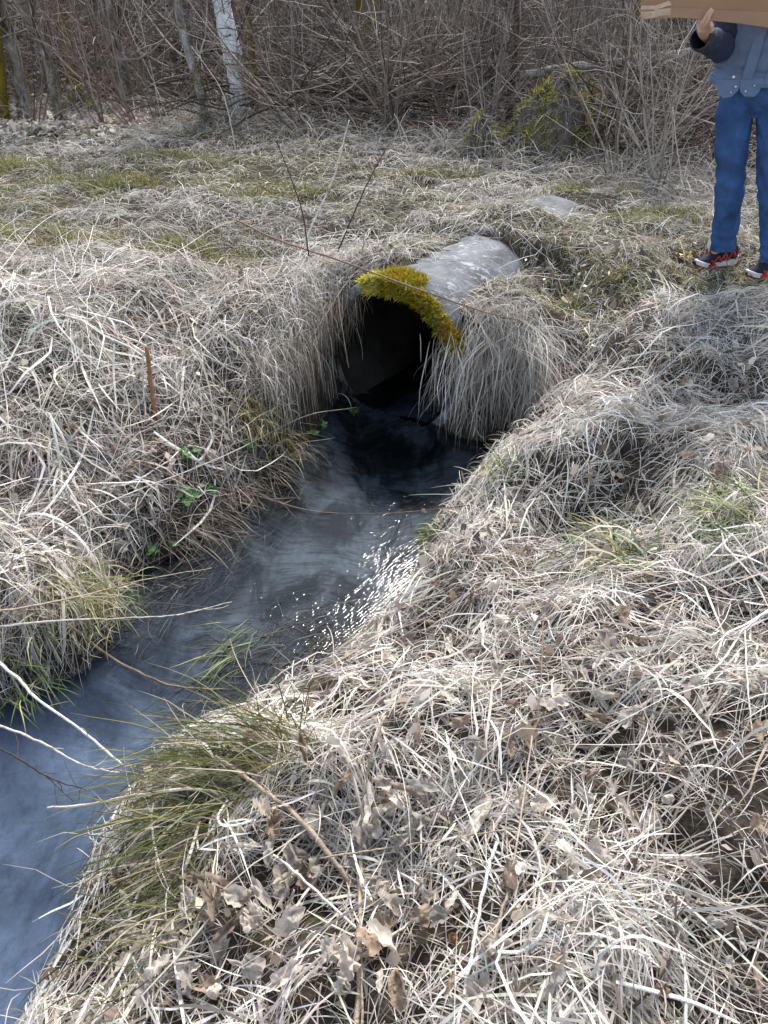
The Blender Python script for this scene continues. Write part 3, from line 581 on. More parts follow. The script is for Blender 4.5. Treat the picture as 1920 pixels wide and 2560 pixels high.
def side_twigs(P, Rr, m, Lr, wander=.16, upw=.03, k=5, out=.9, tmin=.25):
    n, K = P.shape[:2]; i = rng.integers(0, n, m); t = rng.uniform(tmin, .97, m)*(K-1); j = np.minimum(t.astype(int), K-2); f = (t-j)[:, None]
    p = P[i, j]*(1-f)+P[i, j+1]*f; T = P[i, j+1]-P[i, j]; T /= np.linalg.norm(T, axis=1, keepdims=True)
    d = T*.6+rng.normal(0, out*.6, (m, 3)); r = Rr[i, j]*.55
    L = rng.uniform(*Lr, m)*(1.15-t/(K-1)*.6)
    Q = grow(p, d, L, k, wander, upw); return Q, np.maximum(r, .0013)[:, None]*np.linspace(1, .45, k)[None]
# the thicket: a mass of bare twigs nobody could count
n = 2300; x = rng.uniform(-8.5, 8.0, n); y = edge_y(x)+rng.uniform(0, 1, n)**.75*5.2+np.where(x < .5, .75, .25)
z = Hfun(x, y); p0 = np.stack([x, y, z-.02], 1)
d0 = np.stack([rng.normal(0, .28, n), rng.normal(-.05, .25, n), np.ones(n)], 1); L = rng.uniform(.9, 3.0, n)
P = grow(p0, d0, L, 7, .10, .05); r0 = rng.uniform(.003, .0085, n)*rng.choice([.8, 1, 1.6], n, p=[.5, .4, .1]); Rr = r0[:, None]*np.linspace(1, .4, 7)[None]
c0 = pick(TWIG, n, TW)
Q, Rq = side_twigs(P, Rr, 11000, (.2, .8)); Q2, Rq2 = side_twigs(Q, Rq, 6000, (.12, .4), k=4)
n = 3000; x = rng.uniform(-8, 7, n); y = edge_y(x)+rng.uniform(-.02, 1, n)*3.2+np.where(x < .5, .3, 0); z = Hfun(x, y)+rng.uniform(.0, 1, n)**2*.9
G_ = grow(np.stack([x, y, z], 1), np.stack([rng.normal(0, 1, n), rng.normal(0, .5, n), rng.normal(.1, .35, n)], 1), rng.uniform(.3, 1.3, n), 6, .22, -.02)
Rg = rng.uniform(.002, .0055, n)[:, None]*np.linspace(1, .5, 6)[None]
def above(P): P[:, :, 2] = np.maximum(P[:, :, 2], Hfun(P[:, :, 0], P[:, :, 1])+.005); return P
tk = put_tubes('thicket_twigs', [(P, Rr, c0), (Q, Rq, pick(TWIG, len(Q), TW)), (Q2, Rq2, pick(TWIG, len(Q2), TW)), (above(G_), Rg, pick(TWIG, n, TW))], M['twig'])
tag(tk, 'grey brown tangle of bare twigs filling the wood', 'thicket', kind='stuff')
# deeper wood: coarse stems that close the view up the rise
n = 2000; x = rng.uniform(-13, 13, n); y = edge_y(x)+rng.uniform(4.0, 13, n); z = Hfun(x, y)
P = grow(np.stack([x, y, z-.05], 1), np.stack([rng.normal(0, .22, n), rng.normal(0, .2, n), np.ones(n)], 1), rng.uniform(1.5, 4.5, n), 6, .08, .05); Rr = rng.uniform(.005, .014, n)[:, None]*np.linspace(1, .4, 6)[None]
Q, Rq = side_twigs(P, Rr, 4200, (.3, 1.2))
dk = put_tubes('far_thicket_twigs', [(P, Rr, pick(TWIG, n, TW)), (Q, Rq, pick(TWIG, len(Q), TW))], M['twig']); tag(dk, 'deeper grey brown undergrowth up the wooded rise', 'thicket', kind='stuff')

# leaf shapes shared by all dead leaves
def leaf_mesh(name, kind, seed, mat):
    r_ = random.Random(seed); bm = bmesh.new(); npt = 28; rings = []
    cx = r_.uniform(-.6, .6); cv = r_.uniform(.9, 2.2)*r_.choice((1, 1, -1)); tw = r_.uniform(-1.2, 1.2)
    def rad(th):
        if kind == 'maple': return .5*(.55+.45*abs(math.cos(2.5*th))**.6)*(1+.10*math.sin(11*th+seed))*(1-.12*math.cos(th))
        if kind == 'alder': return .42*(1+.05*math.sin(15*th))*(1-.12*math.cos(2*th))
        return .5*(1-.5*abs(math.sin(th))**1.2)*(1+.06*math.sin(17*th+seed))
    def bend(x, y):
        z = cv*.55*y*y+.35*cx*x*x+tw*x*y*.8+.08*math.sin(9*x+seed)*math.cos(8*y)+.045*math.sin(21*x+5*y)+.03*math.sin(17*y-9*x+seed)
        return (x*(1-.25*abs(cx)), y*(1-.35*min(1.4, abs(cv))), z)
    c = bm.verts.new(bend(0, 0)); prev = None
    for f in (.4, .75, 1.0):
        ring = [bm.verts.new(bend(*(f*rad(2*math.pi*i/npt)*(1+(r_.uniform(-.08, .08) if f == 1 else 0))*a for a in (math.cos(2*math.pi*i/npt), math.sin(2*math.pi*i/npt))))) for i in range(npt)]
        for i in range(npt):
            if prev is None: bm.faces.new((c, ring[i], ring[(i+1) % npt]))
            else: bm.faces.new((prev[i], ring[i], ring[(i+1) % npt], prev[(i+1) % npt]))
        prev = ring
    for f in bm.faces: f.smooth = True
    me = bpy.data.meshes.new(name); bm.to_mesh(me); bm.free(); me.materials.append(mat); return me
def leaf_mat(name, pts):
    m, t, o = newmat(name); tc = node(t, 'ShaderNodeTexCoord'); oi = node(t, 'ShaderNodeObjectInfo')
    n = node(t, 'ShaderNodeTexNoise', Scale=3.5, Detail=7, Roughness=.7); n.noise_dimensions = '4D'; t.links.new(tc.outputs['Object'], n.inputs['Vector']); mu = node(t, 'ShaderNodeMath', operation='MULTIPLY'); mu.inputs[1].default_value = 40; t.links.new(oi.outputs['Random'], mu.inputs[0]); t.links.new(mu.outputs[0], n.inputs['W'])
    r = ramp(t, pts); t.links.new(n.outputs['Fac'], r.inputs[0])
    hs = node(t, 'ShaderNodeHueSaturation'); mr = node(t, 'ShaderNodeMapRange'); mr.inputs['To Min'].default_value = .65; mr.inputs['To Max'].default_value = 1.25; t.links.new(oi.outputs['Random'], mr.inputs['Value']); t.links.new(mr.outputs[0], hs.inputs['Value']); t.links.new(r.outputs[0], hs.inputs['Color'])
    p = node(t, 'ShaderNodeBsdfPrincipled', Roughness=.75); tr = node(t, 'ShaderNodeBsdfTranslucent'); mx = node(t, 'ShaderNodeMixShader', Fac=.42)
    t.links.new(hs.outputs[0], p.inputs['Base Color']); t.links.new(hs.outputs[0], tr.inputs['Color'])
    wv = node(t, 'ShaderNodeTexWave', Scale=5, Distortion=3, Detail=3); t.links.new(tc.outputs['Object'], wv.inputs['Vector']); b = node(t, 'ShaderNodeBump', Strength=.12, Distance=.02); t.links.new(wv.outputs['Fac'], b.inputs['Height']); t.links.new(b.outputs[0], p.inputs['Normal'])
    t.links.new(p.outputs[0], mx.inputs[1]); t.links.new(tr.outputs[0], mx.inputs[2]); t.links.new(mx.outputs[0], o.inputs['Surface']); return m
LM = {'pale': leaf_mat('pale_dead_leaf', [(.3, (.44, .37, .29)), (.5, (.66, .585, .49)), (.7, (.80, .74, .66))]),
      'brown': leaf_mat('brown_dead_leaf', [(.3, (.20, .135, .09)), (.5, (.38, .285, .205)), (.7, (.52, .42, .32))]),
      'grey': leaf_mat('grey_dead_leaf', [(.3, (.30, .26, .215)), (.5, (.50, .45, .385)), (.7, (.66, .61, .54))]),
      'orange': leaf_mat('rust_dead_leaf', [(.3, (.22, .09, .03)), (.6, (.40, .19, .08))])}
LEAF = {k: [leaf_mesh('dead_leaf', kd, sd_, LM[k]) for sd_, kd in enumerate(('maple', 'alder', 'long', 'maple', 'alder', 'long', 'maple', 'alder', 'long', 'long', 'alder', 'long'))] for k in LM}
def put_leaf(kind, px, py, size, label, group=None, lift=.05, var=None):
    x, y, z = ground_at(px, py); me = LEAF[kind][(random.randrange(6) if var is None else var)+random.choice((0, 6))]
    o = bpy.data.objects.new('dead_leaf', me); link(o); o.location = (x, y, z+lift); o.scale = (size*random.uniform(.75, 1.25), size*random.uniform(.6, 1.1), size*random.uniform(.7, 1.5))
    gx_, gy_ = float(look(GXg, x, y)), float(look(GYg, x, y)); nrm = Vector((-gx_*.7+random.gauss(0, .35), -gy_*.7-.25+random.gauss(0, .35), 1)).normalized()
    o.rotation_euler = (nrm.to_track_quat('Z', 'Y') @ Matrix.Rotation(random.uniform(0, 6.28), 3, 'Z').to_quaternion()).to_euler()
    tag(o, label, 'leaf', group); return o
# singled-out leaves
for kind, px, py, size, lab, v in [('orange', 1175, 0, 0, '', 0)][:0]: pass
for a in [('orange', 975, 2040, .055, 'rust brown curled leaf beside the upright central stem', 4), ('orange', 525, 1965, .04, 'small rust leaf on the green sedge tussock', 1),
          ('pale', 1190, 2080, .13, 'large pale serrated leaf hanging right of the central stem', 2), ('grey', 1730, 1755, .07, 'single silvery white leaf lying on the right bank', 0),
          ('brown', 1265, 1895, .12, 'large brown folded leaf with ribs right of the central stem', 2), ('brown', 1895, 1860, .08, 'crumpled brown leaf at the right edge of the near bank', 0),
          ('pale', 460, 2170, .11, 'pale folded leaf on the water side of the near bank', 0), ('pale', 640, 1950, .13, 'long pale leaf lying over the sedge tussock', 2),
          ('brown', 1385, 2475, .12, 'broad mottled brown leaf near the bottom edge', 3), ('pale', 720, 2250, .12, 'pale upright lobed leaf left of the central stem', 0),
          ('orange', 1395, 920, .05, 'small reddish leaf right of the grass curtain', 1), ('brown', 1060, 1300, .05, 'little brown leaf stuck at the water edge by a green tuft', 1),
          ('pale', 745, 2170, .09, 'cupped pale leaf between two straws left of centre', 4), ('orange', 1130, 2380, .04, 'tiny orange leaf among straws near the bottom', 1),
          ('grey', 1560, 1940, .10, 'grey ribbed leaf flattened on the right bank', 2)]:
    put_leaf(*a[:4], a[4], None, .055, a[5])
SHAPES = ('lobed', 'rounded', 'narrow', 'ragged lobed', 'cupped round', 'narrow curled'); COLN = {'pale': 'pale', 'brown': 'brown', 'grey': 'grey', 'orange': 'rust'}
LEAFLAB = set()
zones = [  # pixel box, number, sizes, kinds, label, group
    ((300, 1880, 1000, 2530), 112, (.05, .115), ('pale', 'pale', 'pale', 'brown', 'grey'), 'left of the centre stem', 'dead leaves left of the centre stem'),
    ((950, 1650, 1500, 2540), 62, (.045, .10), ('pale', 'brown', 'pale', 'grey', 'pale'), 'right of the centre stem', 'dead leaves right of the centre stem'),
    ((1450, 1500, 1915, 2540), 40, (.04, .09), ('pale', 'brown', 'grey'), 'at the far right of the near bank', 'dead leaves on the far right of the near bank'),
    ((1050, 1250, 1400, 1680), 26, (.04, .085), ('pale', 'brown', 'grey', 'pale'), 'on the slope right of the glinting water', 'dead leaves on the slope above the glints'),
    ((1650, 950, 1915, 1250), 16, (.05, .09), ('brown', 'pale', 'grey'), 'on the upper right bank below the person', 'dead leaves on the upper right bank'),
    ((0, 1050, 560, 1480), 36, (.05, .10), ('pale', 'grey', 'brown'), 'in broad straw of the left bank', 'dead leaves on the left bank')]
for box, num, sz, kinds, lab, grp in zones:
    made = 0
    for _ in range(num*8):
        px, py = random.uniform(box[0], box[2]), random.uniform(box[1], box[3])
        if ground_at(px, py)[2] < ZW+.08: continue
        kd = random.choice(kinds); v = random.randrange(6); sz_ = random.uniform(*sz); row = ('upper', 'middle', 'lower')[min(2, int(3*(py-box[1])/(box[3]-box[1])))]; cl_ = ('left', 'central', 'right')[min(2, int(3*(px-box[0])/(box[2]-box[0])))]
        lb_ = f"{'large' if sz_ > (sz[0]+sz[1])/2 else 'small'} {COLN[kd]} {SHAPES[v]} leaf, {row} {cl_} straw {lab}"
        if lb_ in LEAFLAB: continue
        LEAFLAB.add(lb_); put_leaf(kd, px, py, sz_, lb_, grp, random.uniform(.05, .10), v); made += 1
        if made >= num: break
# litter too small to pick apart: flat leaf flakes in the wood and on the banks
def litter(name, x, y, sz, pal, label, lift=.02, tilt=.5):
    n = len(x); z = Hfun(x, y)+rng.uniform(.002, lift, n); c = np.stack([x, y, z], 1); a = rng.uniform(0, 6.28, n)
    u = np.stack([np.cos(a), np.sin(a), rng.normal(0, tilt, n)], 1)*sz[:, None]; v = np.stack([-np.sin(a), np.cos(a), rng.normal(0, tilt, n)], 1)*sz[:, None]*.7
    w_ = np.stack([np.zeros(n), np.zeros(n), sz*.3], 1)
    V = np.stack([c-u, c-v*.8+w_*.3, c+u*.3-v+w_, c+u, c+u*.2+v+w_, c-u*.4+v*.9], 1).reshape(-1, 3)
    b = np.arange(n)*6; Fq = np.concatenate([np.stack([b, b+1, b+2, b+5], 1), np.stack([b+2, b+3, b+4, b+5], 1)])
    o = mesh_np(name, V, Fq, M['straw'], np.repeat(pick(pal, n, None, .3), 6, 0)); tag(o, label, 'leaf litter', kind='stuff')
n = 26000; x = rng.uniform(-9, 8, n); y = edge_y(x)+rng.uniform(0, 1, n)**.8*6-.2
litter('leaf_litter', x, y, rng.uniform(.015, .04, n), [(.13, .10, .08), (.20, .16, .13), (.09, .07, .055), (.30, .26, .22)], 'brown dead leaves carpeting the floor of the wood', .05)
n = 1500; x = rng.uniform(-5.2, -2.6, n); y = 9.0+rng.normal(0, .42, n)+.10*(x+4)
litter('leaf_litter', x, y, rng.uniform(.018, .045, n), [(.58, .52, .45), (.66, .60, .53), (.38, .31, .25), (.48, .41, .34)], 'bleached pale leaves strewn before the trees on the left', .06)
n = 3200; x = rng.uniform(-3, 2.4, n); y = rng.uniform(.4, 5, n); z = look(HG, x, y); ok = (z > ZW+.06) & ~bare_pipe(x, y) & (sdist(x, y) > .05) & (look(HG, x, y) < .2); s__, q__ = inpipe(x, y); ok &= ~((np.abs(q__) < .55) & (s__ > -.3) & (s__ < .3)); x, y = x[ok], y[ok]
litter('leaf_litter', x, y, rng.uniform(.008, .026, len(x)), [(.26, .19, .13), (.42, .34, .26), (.12, .09, .07), (.62, .54, .44)], 'small crumbled leaf flakes among the bank straw', .075, .8)

# ------------------------------------------------------------------ trees
def tree(name, base, ctrl, r0, r1, mat, label, mossy=0, twigs=26, lean_top=None, group=None, side=None):
    """base: foot of the trunk; ctrl: further points of the trunk (world)"""
    e = empty(name, base, label, 'tree', group)
    top = ctrl[-1]; prev = ctrl[-2] if len(ctrl) > 1 else base
    d = Vector(top)-Vector(prev); d.normalize(); ext = tuple(Vector(top)+d*.9); ext2 = tuple(Vector(ext)+Vector((d.x*.3+.1, d.y*.3, 1.0)))
    pts = [(base[0], base[1], base[2]-.08), *ctrl, ext, ext2]
    P = spline(pts, 26); Rr = np.interp(np.linspace(0, 1, 26), [0, .06, .2, .7, 1], [r0*1.35, r0*1.1, r0, r0*.65+r1*.35, r1])*(1+rng.normal(0, .035, 26))
    V, Fq = tubes_np(P[None], Rr[None], 12); V += rng.normal(0, r0*.035, V.shape)
    mesh_np('trunk', V, Fq, mat, None, e, True)
    m = twigs; Q, Rq = side_twigs(P[None], np.minimum(Rr, .03)[None], m, (.4, 1.3), .14, .06, 7, .9, .30)
    parts = [(Q, np.minimum(Rq, .010), pick(TWIG, m, TW))]; Q2, Rq2 = side_twigs(Q, Rq*.7, m*5, (.2, .6), .16, .03, 5); parts.append((Q2, np.minimum(Rq2, .004), pick(TWIG, m*5, TW)))
    put_tubes('crown', parts, M['twig'], e)
    if mossy:
        n = mossy; t = rng.random(n)**1.5*.30; j = t*25; jj = j.astype(int); f = (j-jj)[:, None]; c = P[jj]*(1-f)+P[jj+1]*f; rr = np.interp(j, np.arange(26), Rr)
        a = (rng.normal(side, .7, n) if side is not None else rng.uniform(0, 6.28, n)); nor = np.stack([np.cos(a), np.sin(a), np.full(n, .2)], 1)
        ok = (vn(a, t*9, .5, 77) > .40); mo = moss_patch('moss', (c+nor*rr[:, None]*.97)[ok], nor[ok], .035, pick([(.17, .12, .015), (.22, .17, .02), (.13, .09, .02)], n)[ok], e, k=3, w=.008)
    return e
def foot(px, py):                               # foot of a tree seen at a pixel, on the ground
    d = ray(px, py); ts = np.linspace(3, 22, 1900); k = np.argmax(CAMH+d[2]*ts <= Hfun(d[0]*ts, d[1]*ts)); t = ts[k]; return (d[0]*t, d[1]*t, float(Hfun(np.array([d[0]*t]), np.array([d[1]*t]))[0]))
def trunk_px(b, pts, lean=0): return [aty(px, py, b[1]+lean*(k+1)) for k, (px, py) in enumerate(pts)]
b = foot(612, 302); tree('birch_tree', b, trunk_px(b, [(597, 205), (578, 122), (560, 40), (548, -40)]), .105, .065, M['birch'], 'leaning white barked birch trunk, the brightest in the wood', 1500, 30, side=-.3)
b = foot(517, 325); tree('young_tree', b, trunk_px(b, [(508, 262), (480, 160), (452, 60), (438, -40)]), .042, .03, M['birch2'], 'thin lichened trunk with mossy foot, left of the white birch', 900, 26)
b = foot(70, 300); tree('young_tree', b, trunk_px(b, [(55, 230), (30, 120), (5, 20), (-8, -40)]), .075, .05, M['birch2'], 'mottled leaning trunk with mossy foot near the left edge', 700, 24)
b = foot(158, 315); tree('young_tree', b, trunk_px(b, [(140, 250), (120, 160), (100, 90), (62, -30)]), .045, .03, M['birch2'], 'slim lichen spotted trunk behind the pale leaves', 700, 24)
b = foot(8, 308); tree('young_tree', b, trunk_px(b, [(5, 260), (-2, 160), (-12, 40)]), .06, .04, M['mossbark'], 'moss covered stump-like trunk cut by the left edge', 800, 16)
b = foot(632, 300); tree('young_tree', b, trunk_px(b, [(640, 240), (630, 120), (622, 40), (612, -40)]), .035, .025, M['mossbark'], 'narrow moss flecked trunk just right of the white birch', 300, 22)
b = foot(200, 262); tree('young_tree', b, trunk_px(b, [(190, 220), (176, 140), (150, 20), (140, -40)]), .08, .05, M['mossbark'], 'brownish mossy trunk behind the pale leaves, deeper in the wood', 900, 20)
b = foot(310, 262); tree('birch_tree', b, trunk_px(b, [(308, 200), (300, 150), (275, 60), (262, -40)]), .085, .05, M['birch2'], 'pale patchy birch trunk half hidden by twigs left of centre', 400, 26)
b = foot(925, 232); tree('old_tree', b, trunk_px(b, [(925, 170), (922, 90), (918, 0), (915, -50)]), .17, .13, M['mossbark'], 'stout trunk coated in orange and yellow moss behind the shrub', 2500, 16)
b = foot(1485, 215); tree('young_tree', b, trunk_px(b, [(1480, 150), (1478, 80), (1470, -40)]), .06, .045, M['birch2'], 'grey lichened trunk standing behind the long fallen log', 200, 22)
b = foot(1362, 170); tree('young_tree', b, trunk_px(b, [(1362, 100), (1360, 30), (1357, -40)]), .07, .05, M['birch2'], 'pale spotted trunk far back right of centre', 0, 18)
b = foot(1588, 300); tree('young_tree', b, trunk_px(b, [(1590, 200), (1582, 100), (1595, 0), (1600, -50)]), .03, .02, M['mossbark'], 'thin yellow lichened stem left of the cardboard', 200, 22)
b = foot(745, 215); tree('young_tree', b, trunk_px(b, [(748, 140), (742, 60), (738, -40)]), .07, .05, M['bark'], 'dim grey trunk far back between birch and mossy trunk', 0, 18)
b = foot(1275, 322); tree('young_tree', b, trunk_px(b, [(1275, 240), (1288, 160), (1290, 60), (1300, -40)]), .04, .018, M['redbark'], 'small dark brown tree with spreading branches by the mossy mound', 0, 60)
# bare shrubs with several stems each
def shrub(px, py, ns, h, spread, label, lean=(0, 0), r=.009, pal=TWIG):
    b = foot(px, py); e = empty('bare_shrub', b, label, 'shrub', 'bare shrubs at the edge of the wood')
    for i in range(ns):
        a = rng.uniform(0, 6.28); d = np.array([[math.cos(a)*spread+lean[0], math.sin(a)*spread*.7+lean[1], 1.0]]); L = np.array([h*rng.uniform(.7, 1.2)])
        P = grow(np.array([b])+rng.normal(0, .05, (1, 3))*np.array((1, 1, 0)), d, L, 9, .07, .03); rr = r*rng.uniform(.6, 1.2); Rr = rr*np.linspace(1, .3, 9)[None]
        c1 = pick(pal, 1, TW); Q, Rq = side_twigs(P, Rr, 16, (.2, .8), .13, .03, 6, .7, .2)
        put_tubes('stem', [(P, Rr, c1), (Q, np.maximum(Rq, .0016), pick(pal, 16, TW))], M['twig'], e, ns=4)
    return e
shrub(985, 335, 16, 1.9, .55, 'wide fan shaped bare shrub in front of the mossy trunk', r=.010)
shrub(760, 345, 9, 1.5, .5, 'bare shrub left of the fan shaped one, twigs leaning left', (-.5, 0))
shrub(330, 318, 8, 2.0, .35, 'reddish stemmed shrub above the pale leaves, leaning left', (-.45, 0), .011, [(.20, .13, .105), (.24, .18, .15), (.16, .10, .08), (.28, .22, .19), (.2, .15, .12), (.18, .13, .1)])
shrub(245, 322, 6, 2.0, .3, 'thin upright shrub rising from the pale leaves', (-.2, 0), .010)
shrub(405, 322, 5, 1.5, .35, 'grey shrub left of the thin mossy footed trunk', (-.2, 0))
shrub(1120, 345, 8, 1.4, .5, 'low dark shrub between the fan shrub and the small tree', (.1, 0))
shrub(1210, 372, 7, 1.2, .45, 'leafless twig clump at the foot of the small dark tree', (.1, 0))
shrub(1540, 445, 10, 1.5, .5, 'tall tangled shrub right of the mossy mound', (0, 0), .008)
shrub(1640, 470, 10, 1.4, .5, 'dense bleached shrub just left of the person', (-.1, 0), .008, [(.34, .30, .26), (.28, .24, .2), (.4, .37, .33), (.2, .17, .14), (.44, .41, .37), (.25, .2, .16)])
shrub(1760, 430, 10, 1.7, .5, 'dense shrub behind the person', (0, 0), .008)
shrub(700, 306, 6, 1.7, .3, 'slender shrub right of the white birch', (.05, 0))
shrub(90, 312, 6, 1.9, .35, 'wispy shrub between the two leftmost trunks', (.1, 0))
shrub(1450, 400, 6, 1.3, .5, 'arching thin shrub on the right flank of the mossy mound', (.15, 0), .007)
# dark evergreen behind the person
b = foot(1690, 255); e = empty('young_spruce', b, 'dark green young spruce dimly seen behind the cardboard and person', 'tree')
P = spline([b, (b[0], b[1], b[2]+1.4), (b[0]+.05, b[1], b[2]+2.8)], 10); V, Fq = tubes_np(P[None], np.linspace(.05, .012, 10)[None], 8); mesh_np('trunk', V, Fq, M['bark'], None, e, True)
m = 90; t = rng.uniform(.03, 1, m); a = rng.uniform(0, 6.28, m); p0 = np.stack([np.full(m, b[0]), np.full(m, b[1]), b[2]+t*2.7], 1); L = (1.1*(1-t)+.12); Q = grow(p0, np.stack([np.cos(a), np.sin(a), rng.normal(-.05, .15, m)], 1), L, 6, .08, -.03)
nb = 60; tt = rng.uniform(.1, 1, (m, nb))*4.99; jj = tt.astype(int); f = (tt-jj)[..., None]; ii = np.arange(m)[:, None]; root = (Q[ii, jj]*(1-f)+Q[ii, jj+1]*f).reshape(-1, 3)
moss_patch('crown', root, rng.normal(0, 1, root.shape)+np.repeat(np.stack([np.cos(a), np.sin(a), a*0], 1), nb, 0)*.6, .09, pick([(.018, .035, .018), (.03, .05, .025), (.014, .026, .016)], len(root)), e, w=.02, kind=None)
# fallen wood
def log(name, pts, r0, r1, mat, label, n=20, br=0):
    e = empty(name, pts[0], label, 'log'); P = spline(pts, n); Rr = np.linspace(r0, r1, n)*(1+rng.normal(0, .09, n)); V, Fq = tubes_np(P[None], Rr[None], 9); V += rng.normal(0, r0*.06, V.shape)
    Vc = np.vstack([V, P[0], P[-1]]); o = mesh_np('trunk', Vc, Fq, mat, None, e, True)
    bm = bmesh.new(); bm.from_mesh(o.data); bm.verts.ensure_lookup_table(); N = len(V)
    for j in range(9): bm.faces.new((bm.verts[N], bm.verts[(j+1) % 9], bm.verts[j])); bm.faces.new((bm.verts[N+1], bm.verts[(n-1)*9+j], bm.verts[(n-1)*9+(j+1) % 9]))
    bm.to_mesh(o.data); bm.free()
    if br:
        Q, Rq = side_twigs(P[None], np.minimum(Rr, .03)[None], br, (.2, .7), .15, .02, 6, .9, .1); put_tubes('branch', [(Q, np.minimum(Rq, .009), pick(TWIG, br, TW))], M['twig'], e)['kind'] = 'stuff'
    return e
log('fallen_log', [aty(1300, 190, 8.4), aty(1420, 172, 8.3), aty(1550, 160, 8.1), aty(1700, 140, 8.0), aty(1840, 118, 8.0)], .045, .06, M['deadwood'], 'long lichened fallen log lying across the thicket left of the person', 24, 10)
log('fallen_log', [aty(1000, 248, 9.0), aty(1045, 222, 9.1), aty(1080, 205, 9.2), aty(1150, 180, 9.4)], .05, .06, M['deadwood'], 'short pale propped log in the dark brush at centre', 14, 5)
log('fallen_branch', [aty(690, 205, 9.3), aty(730, 195, 9.3), aty(780, 192, 9.3), aty(850, 205, 9.4)], .022, .03, M['birch2'], 'white barked broken branch right of the white birch', 14, 6)
log('fallen_branch', [aty(1010, 304, 8.7), aty(1090, 306, 8.6), aty(1155, 310, 8.5)], .016, .02, M['redbark'], 'thin reddish fallen branch lying low at centre', 12, 0)
log('fallen_branch', [foot(510, 348), foot(560, 352), foot(610, 350)], .03, .025, M['redbark'], 'rotten reddish branch on the ground under the white birch', 12, 3)
log('fallen_branch', [foot(300, 383), foot(380, 381), foot(430, 340)], .016, .01, M['bark'], 'dark crooked branch at the meadow edge left of the birch', 14, 4)
log('fallen_branch', [aty(740, 245, 9.0), aty(820, 262, 8.9), aty(930, 275, 8.8)], .02, .025, M['bark'], 'dark fallen branch under the twigs left of the fan shrub', 14, 6)
# mossy mound on the right with an old stump
def mound(px, py, w_, h_, label, nm, green=0):
    b = foot(px, py); e = empty('mossy_stump', b, label, 'stump'); bm = bmesh.new(); nu, nv_ = 28, 12; rows = []
    for i in range(nv_):
        t = i/(nv_-1); row = []
        for j in range(nu):
            a = 2*math.pi*j/nu; r = w_*(1-t**1.7)**.6*(1+.25*math.sin(3*a+px)+.12*math.sin(7*a)); row.append(bm.verts.new((r*math.cos(a)+.25*w_*t, r*.7*math.sin(a), h_*t*(1+.08*math.sin(5*a))-.05)))
        rows.append(row)
    for i in range(nv_-1):
        for j in range(nu): bm.faces.new((rows[i][j], rows[i][(j+1) % nu], rows[i+1][(j+1) % nu], rows[i+1][j])).smooth = True
    me = bpy.data.meshes.new('stump'); bm.to_mesh(me); bm.free(); me.materials.append(M['bark']); o = bpy.data.objects.new('stump', me); link(o, e)
    pv = np.array([v.co for v in me.vertices])+np.array(b); nr = np.array([v.normal for v in me.vertices]); i = rng.integers(0, len(pv), nm); pts = pv[i]+rng.normal(0, .03, (nm, 3)); ok = (vn(pts[:, 0], pts[:, 2]+pts[:, 1], .13, 71) > .42)
    moss_patch('moss', pts[ok], nr[i][ok]+np.array((0, -.2, .3)), .04, pick([(.30, .28, .04), (.22, .21, .03), (.40, .36, .07)], nm)[ok], e, k=3, w=.008)
    n = int(700*h_/.6); i = rng.integers(0, len(pv), n); P, sd2 = arcs(pv[i], np.arctan2(nr[i, 1], nr[i, 0])+rng.normal(0, 1.2, n), rng.uniform(-.6, .9, n), rng.uniform(.08, .36, n), rng.uniform(.8, 2.8, n), 7, 1.2, G=HG)
    col = pick(STRAW, n, SW)*.6; g = (rng.random(n) < green)[:, None]; put_blades('dry_blades', [(P, sd2, rng.uniform(.004, .007, n), np.where(g, pick([(.08, .14, .05), (.12, .16, .05)], n), col))], M['straw'], kind='stuff', parent=e)
    return e
mound(1370, 408, .40, .70, 'tall mossy mound with drooping dry grass at the wood edge', 8000, .10)
mound(1270, 400, .16, .22, 'small yellow mossed stump left of the tall mossy mound', 2000)
mound(1190, 395, .14, .38, 'mossy rotten stump beside the small dark tree', 900)
mound(195, 275, .16, .28, 'mossy root stump among the left trunks', 600)
mound(228, 292, .10, .16, 'small mossy knob behind the pale leaves', 400)
# brush piles: dark dead branches heaped behind the fan shaped shrub
def brush(px, py, w_, h_, n, label, dark=.5):
    b = foot(px, py); e = empty('brush_pile', b, label, 'brush pile'); b = np.array(b)
    p0 = b+np.stack([rng.uniform(-w_, w_, n), rng.uniform(-.1, .7, n), rng.uniform(0, 1, n)**1.4*h_], 1); a = rng.choice([0, math.pi], n)+rng.normal(0, .7, n)
    P = grow(p0, np.stack([np.cos(a), np.sin(a)*.6, rng.normal(.15, .3, n)], 1), rng.uniform(.5, 1.5, n), 8, .13, -.03); P = above(P); Rr = rng.uniform(.004, .014, n)[:, None]*np.linspace(1, .35, 8)[None]
    pal = [(.045, .035, .028), (.08, .06, .05), (.03, .024, .02), (.14, .11, .09), (.26, .225, .19)]; Q, Rq = side_twigs(P, Rr, n*4, (.15, .6), .15, 0, 5)
    put_tubes('branches', [(P, Rr, pick(pal, n)), (Q, Rq, pick(pal, n*4))], M['twig'], e)['kind'] = 'stuff'
brush(1110, 335, 1.0, .75, 170, 'dark heap of fallen branches between fan shrub and small tree')
brush(800, 325, 1.1, .55, 150, 'low dark heap of dead branches right of the white birch')
brush(1740, 430, .6, .7, 90, 'tangled dead branches heaped under the long fallen log')
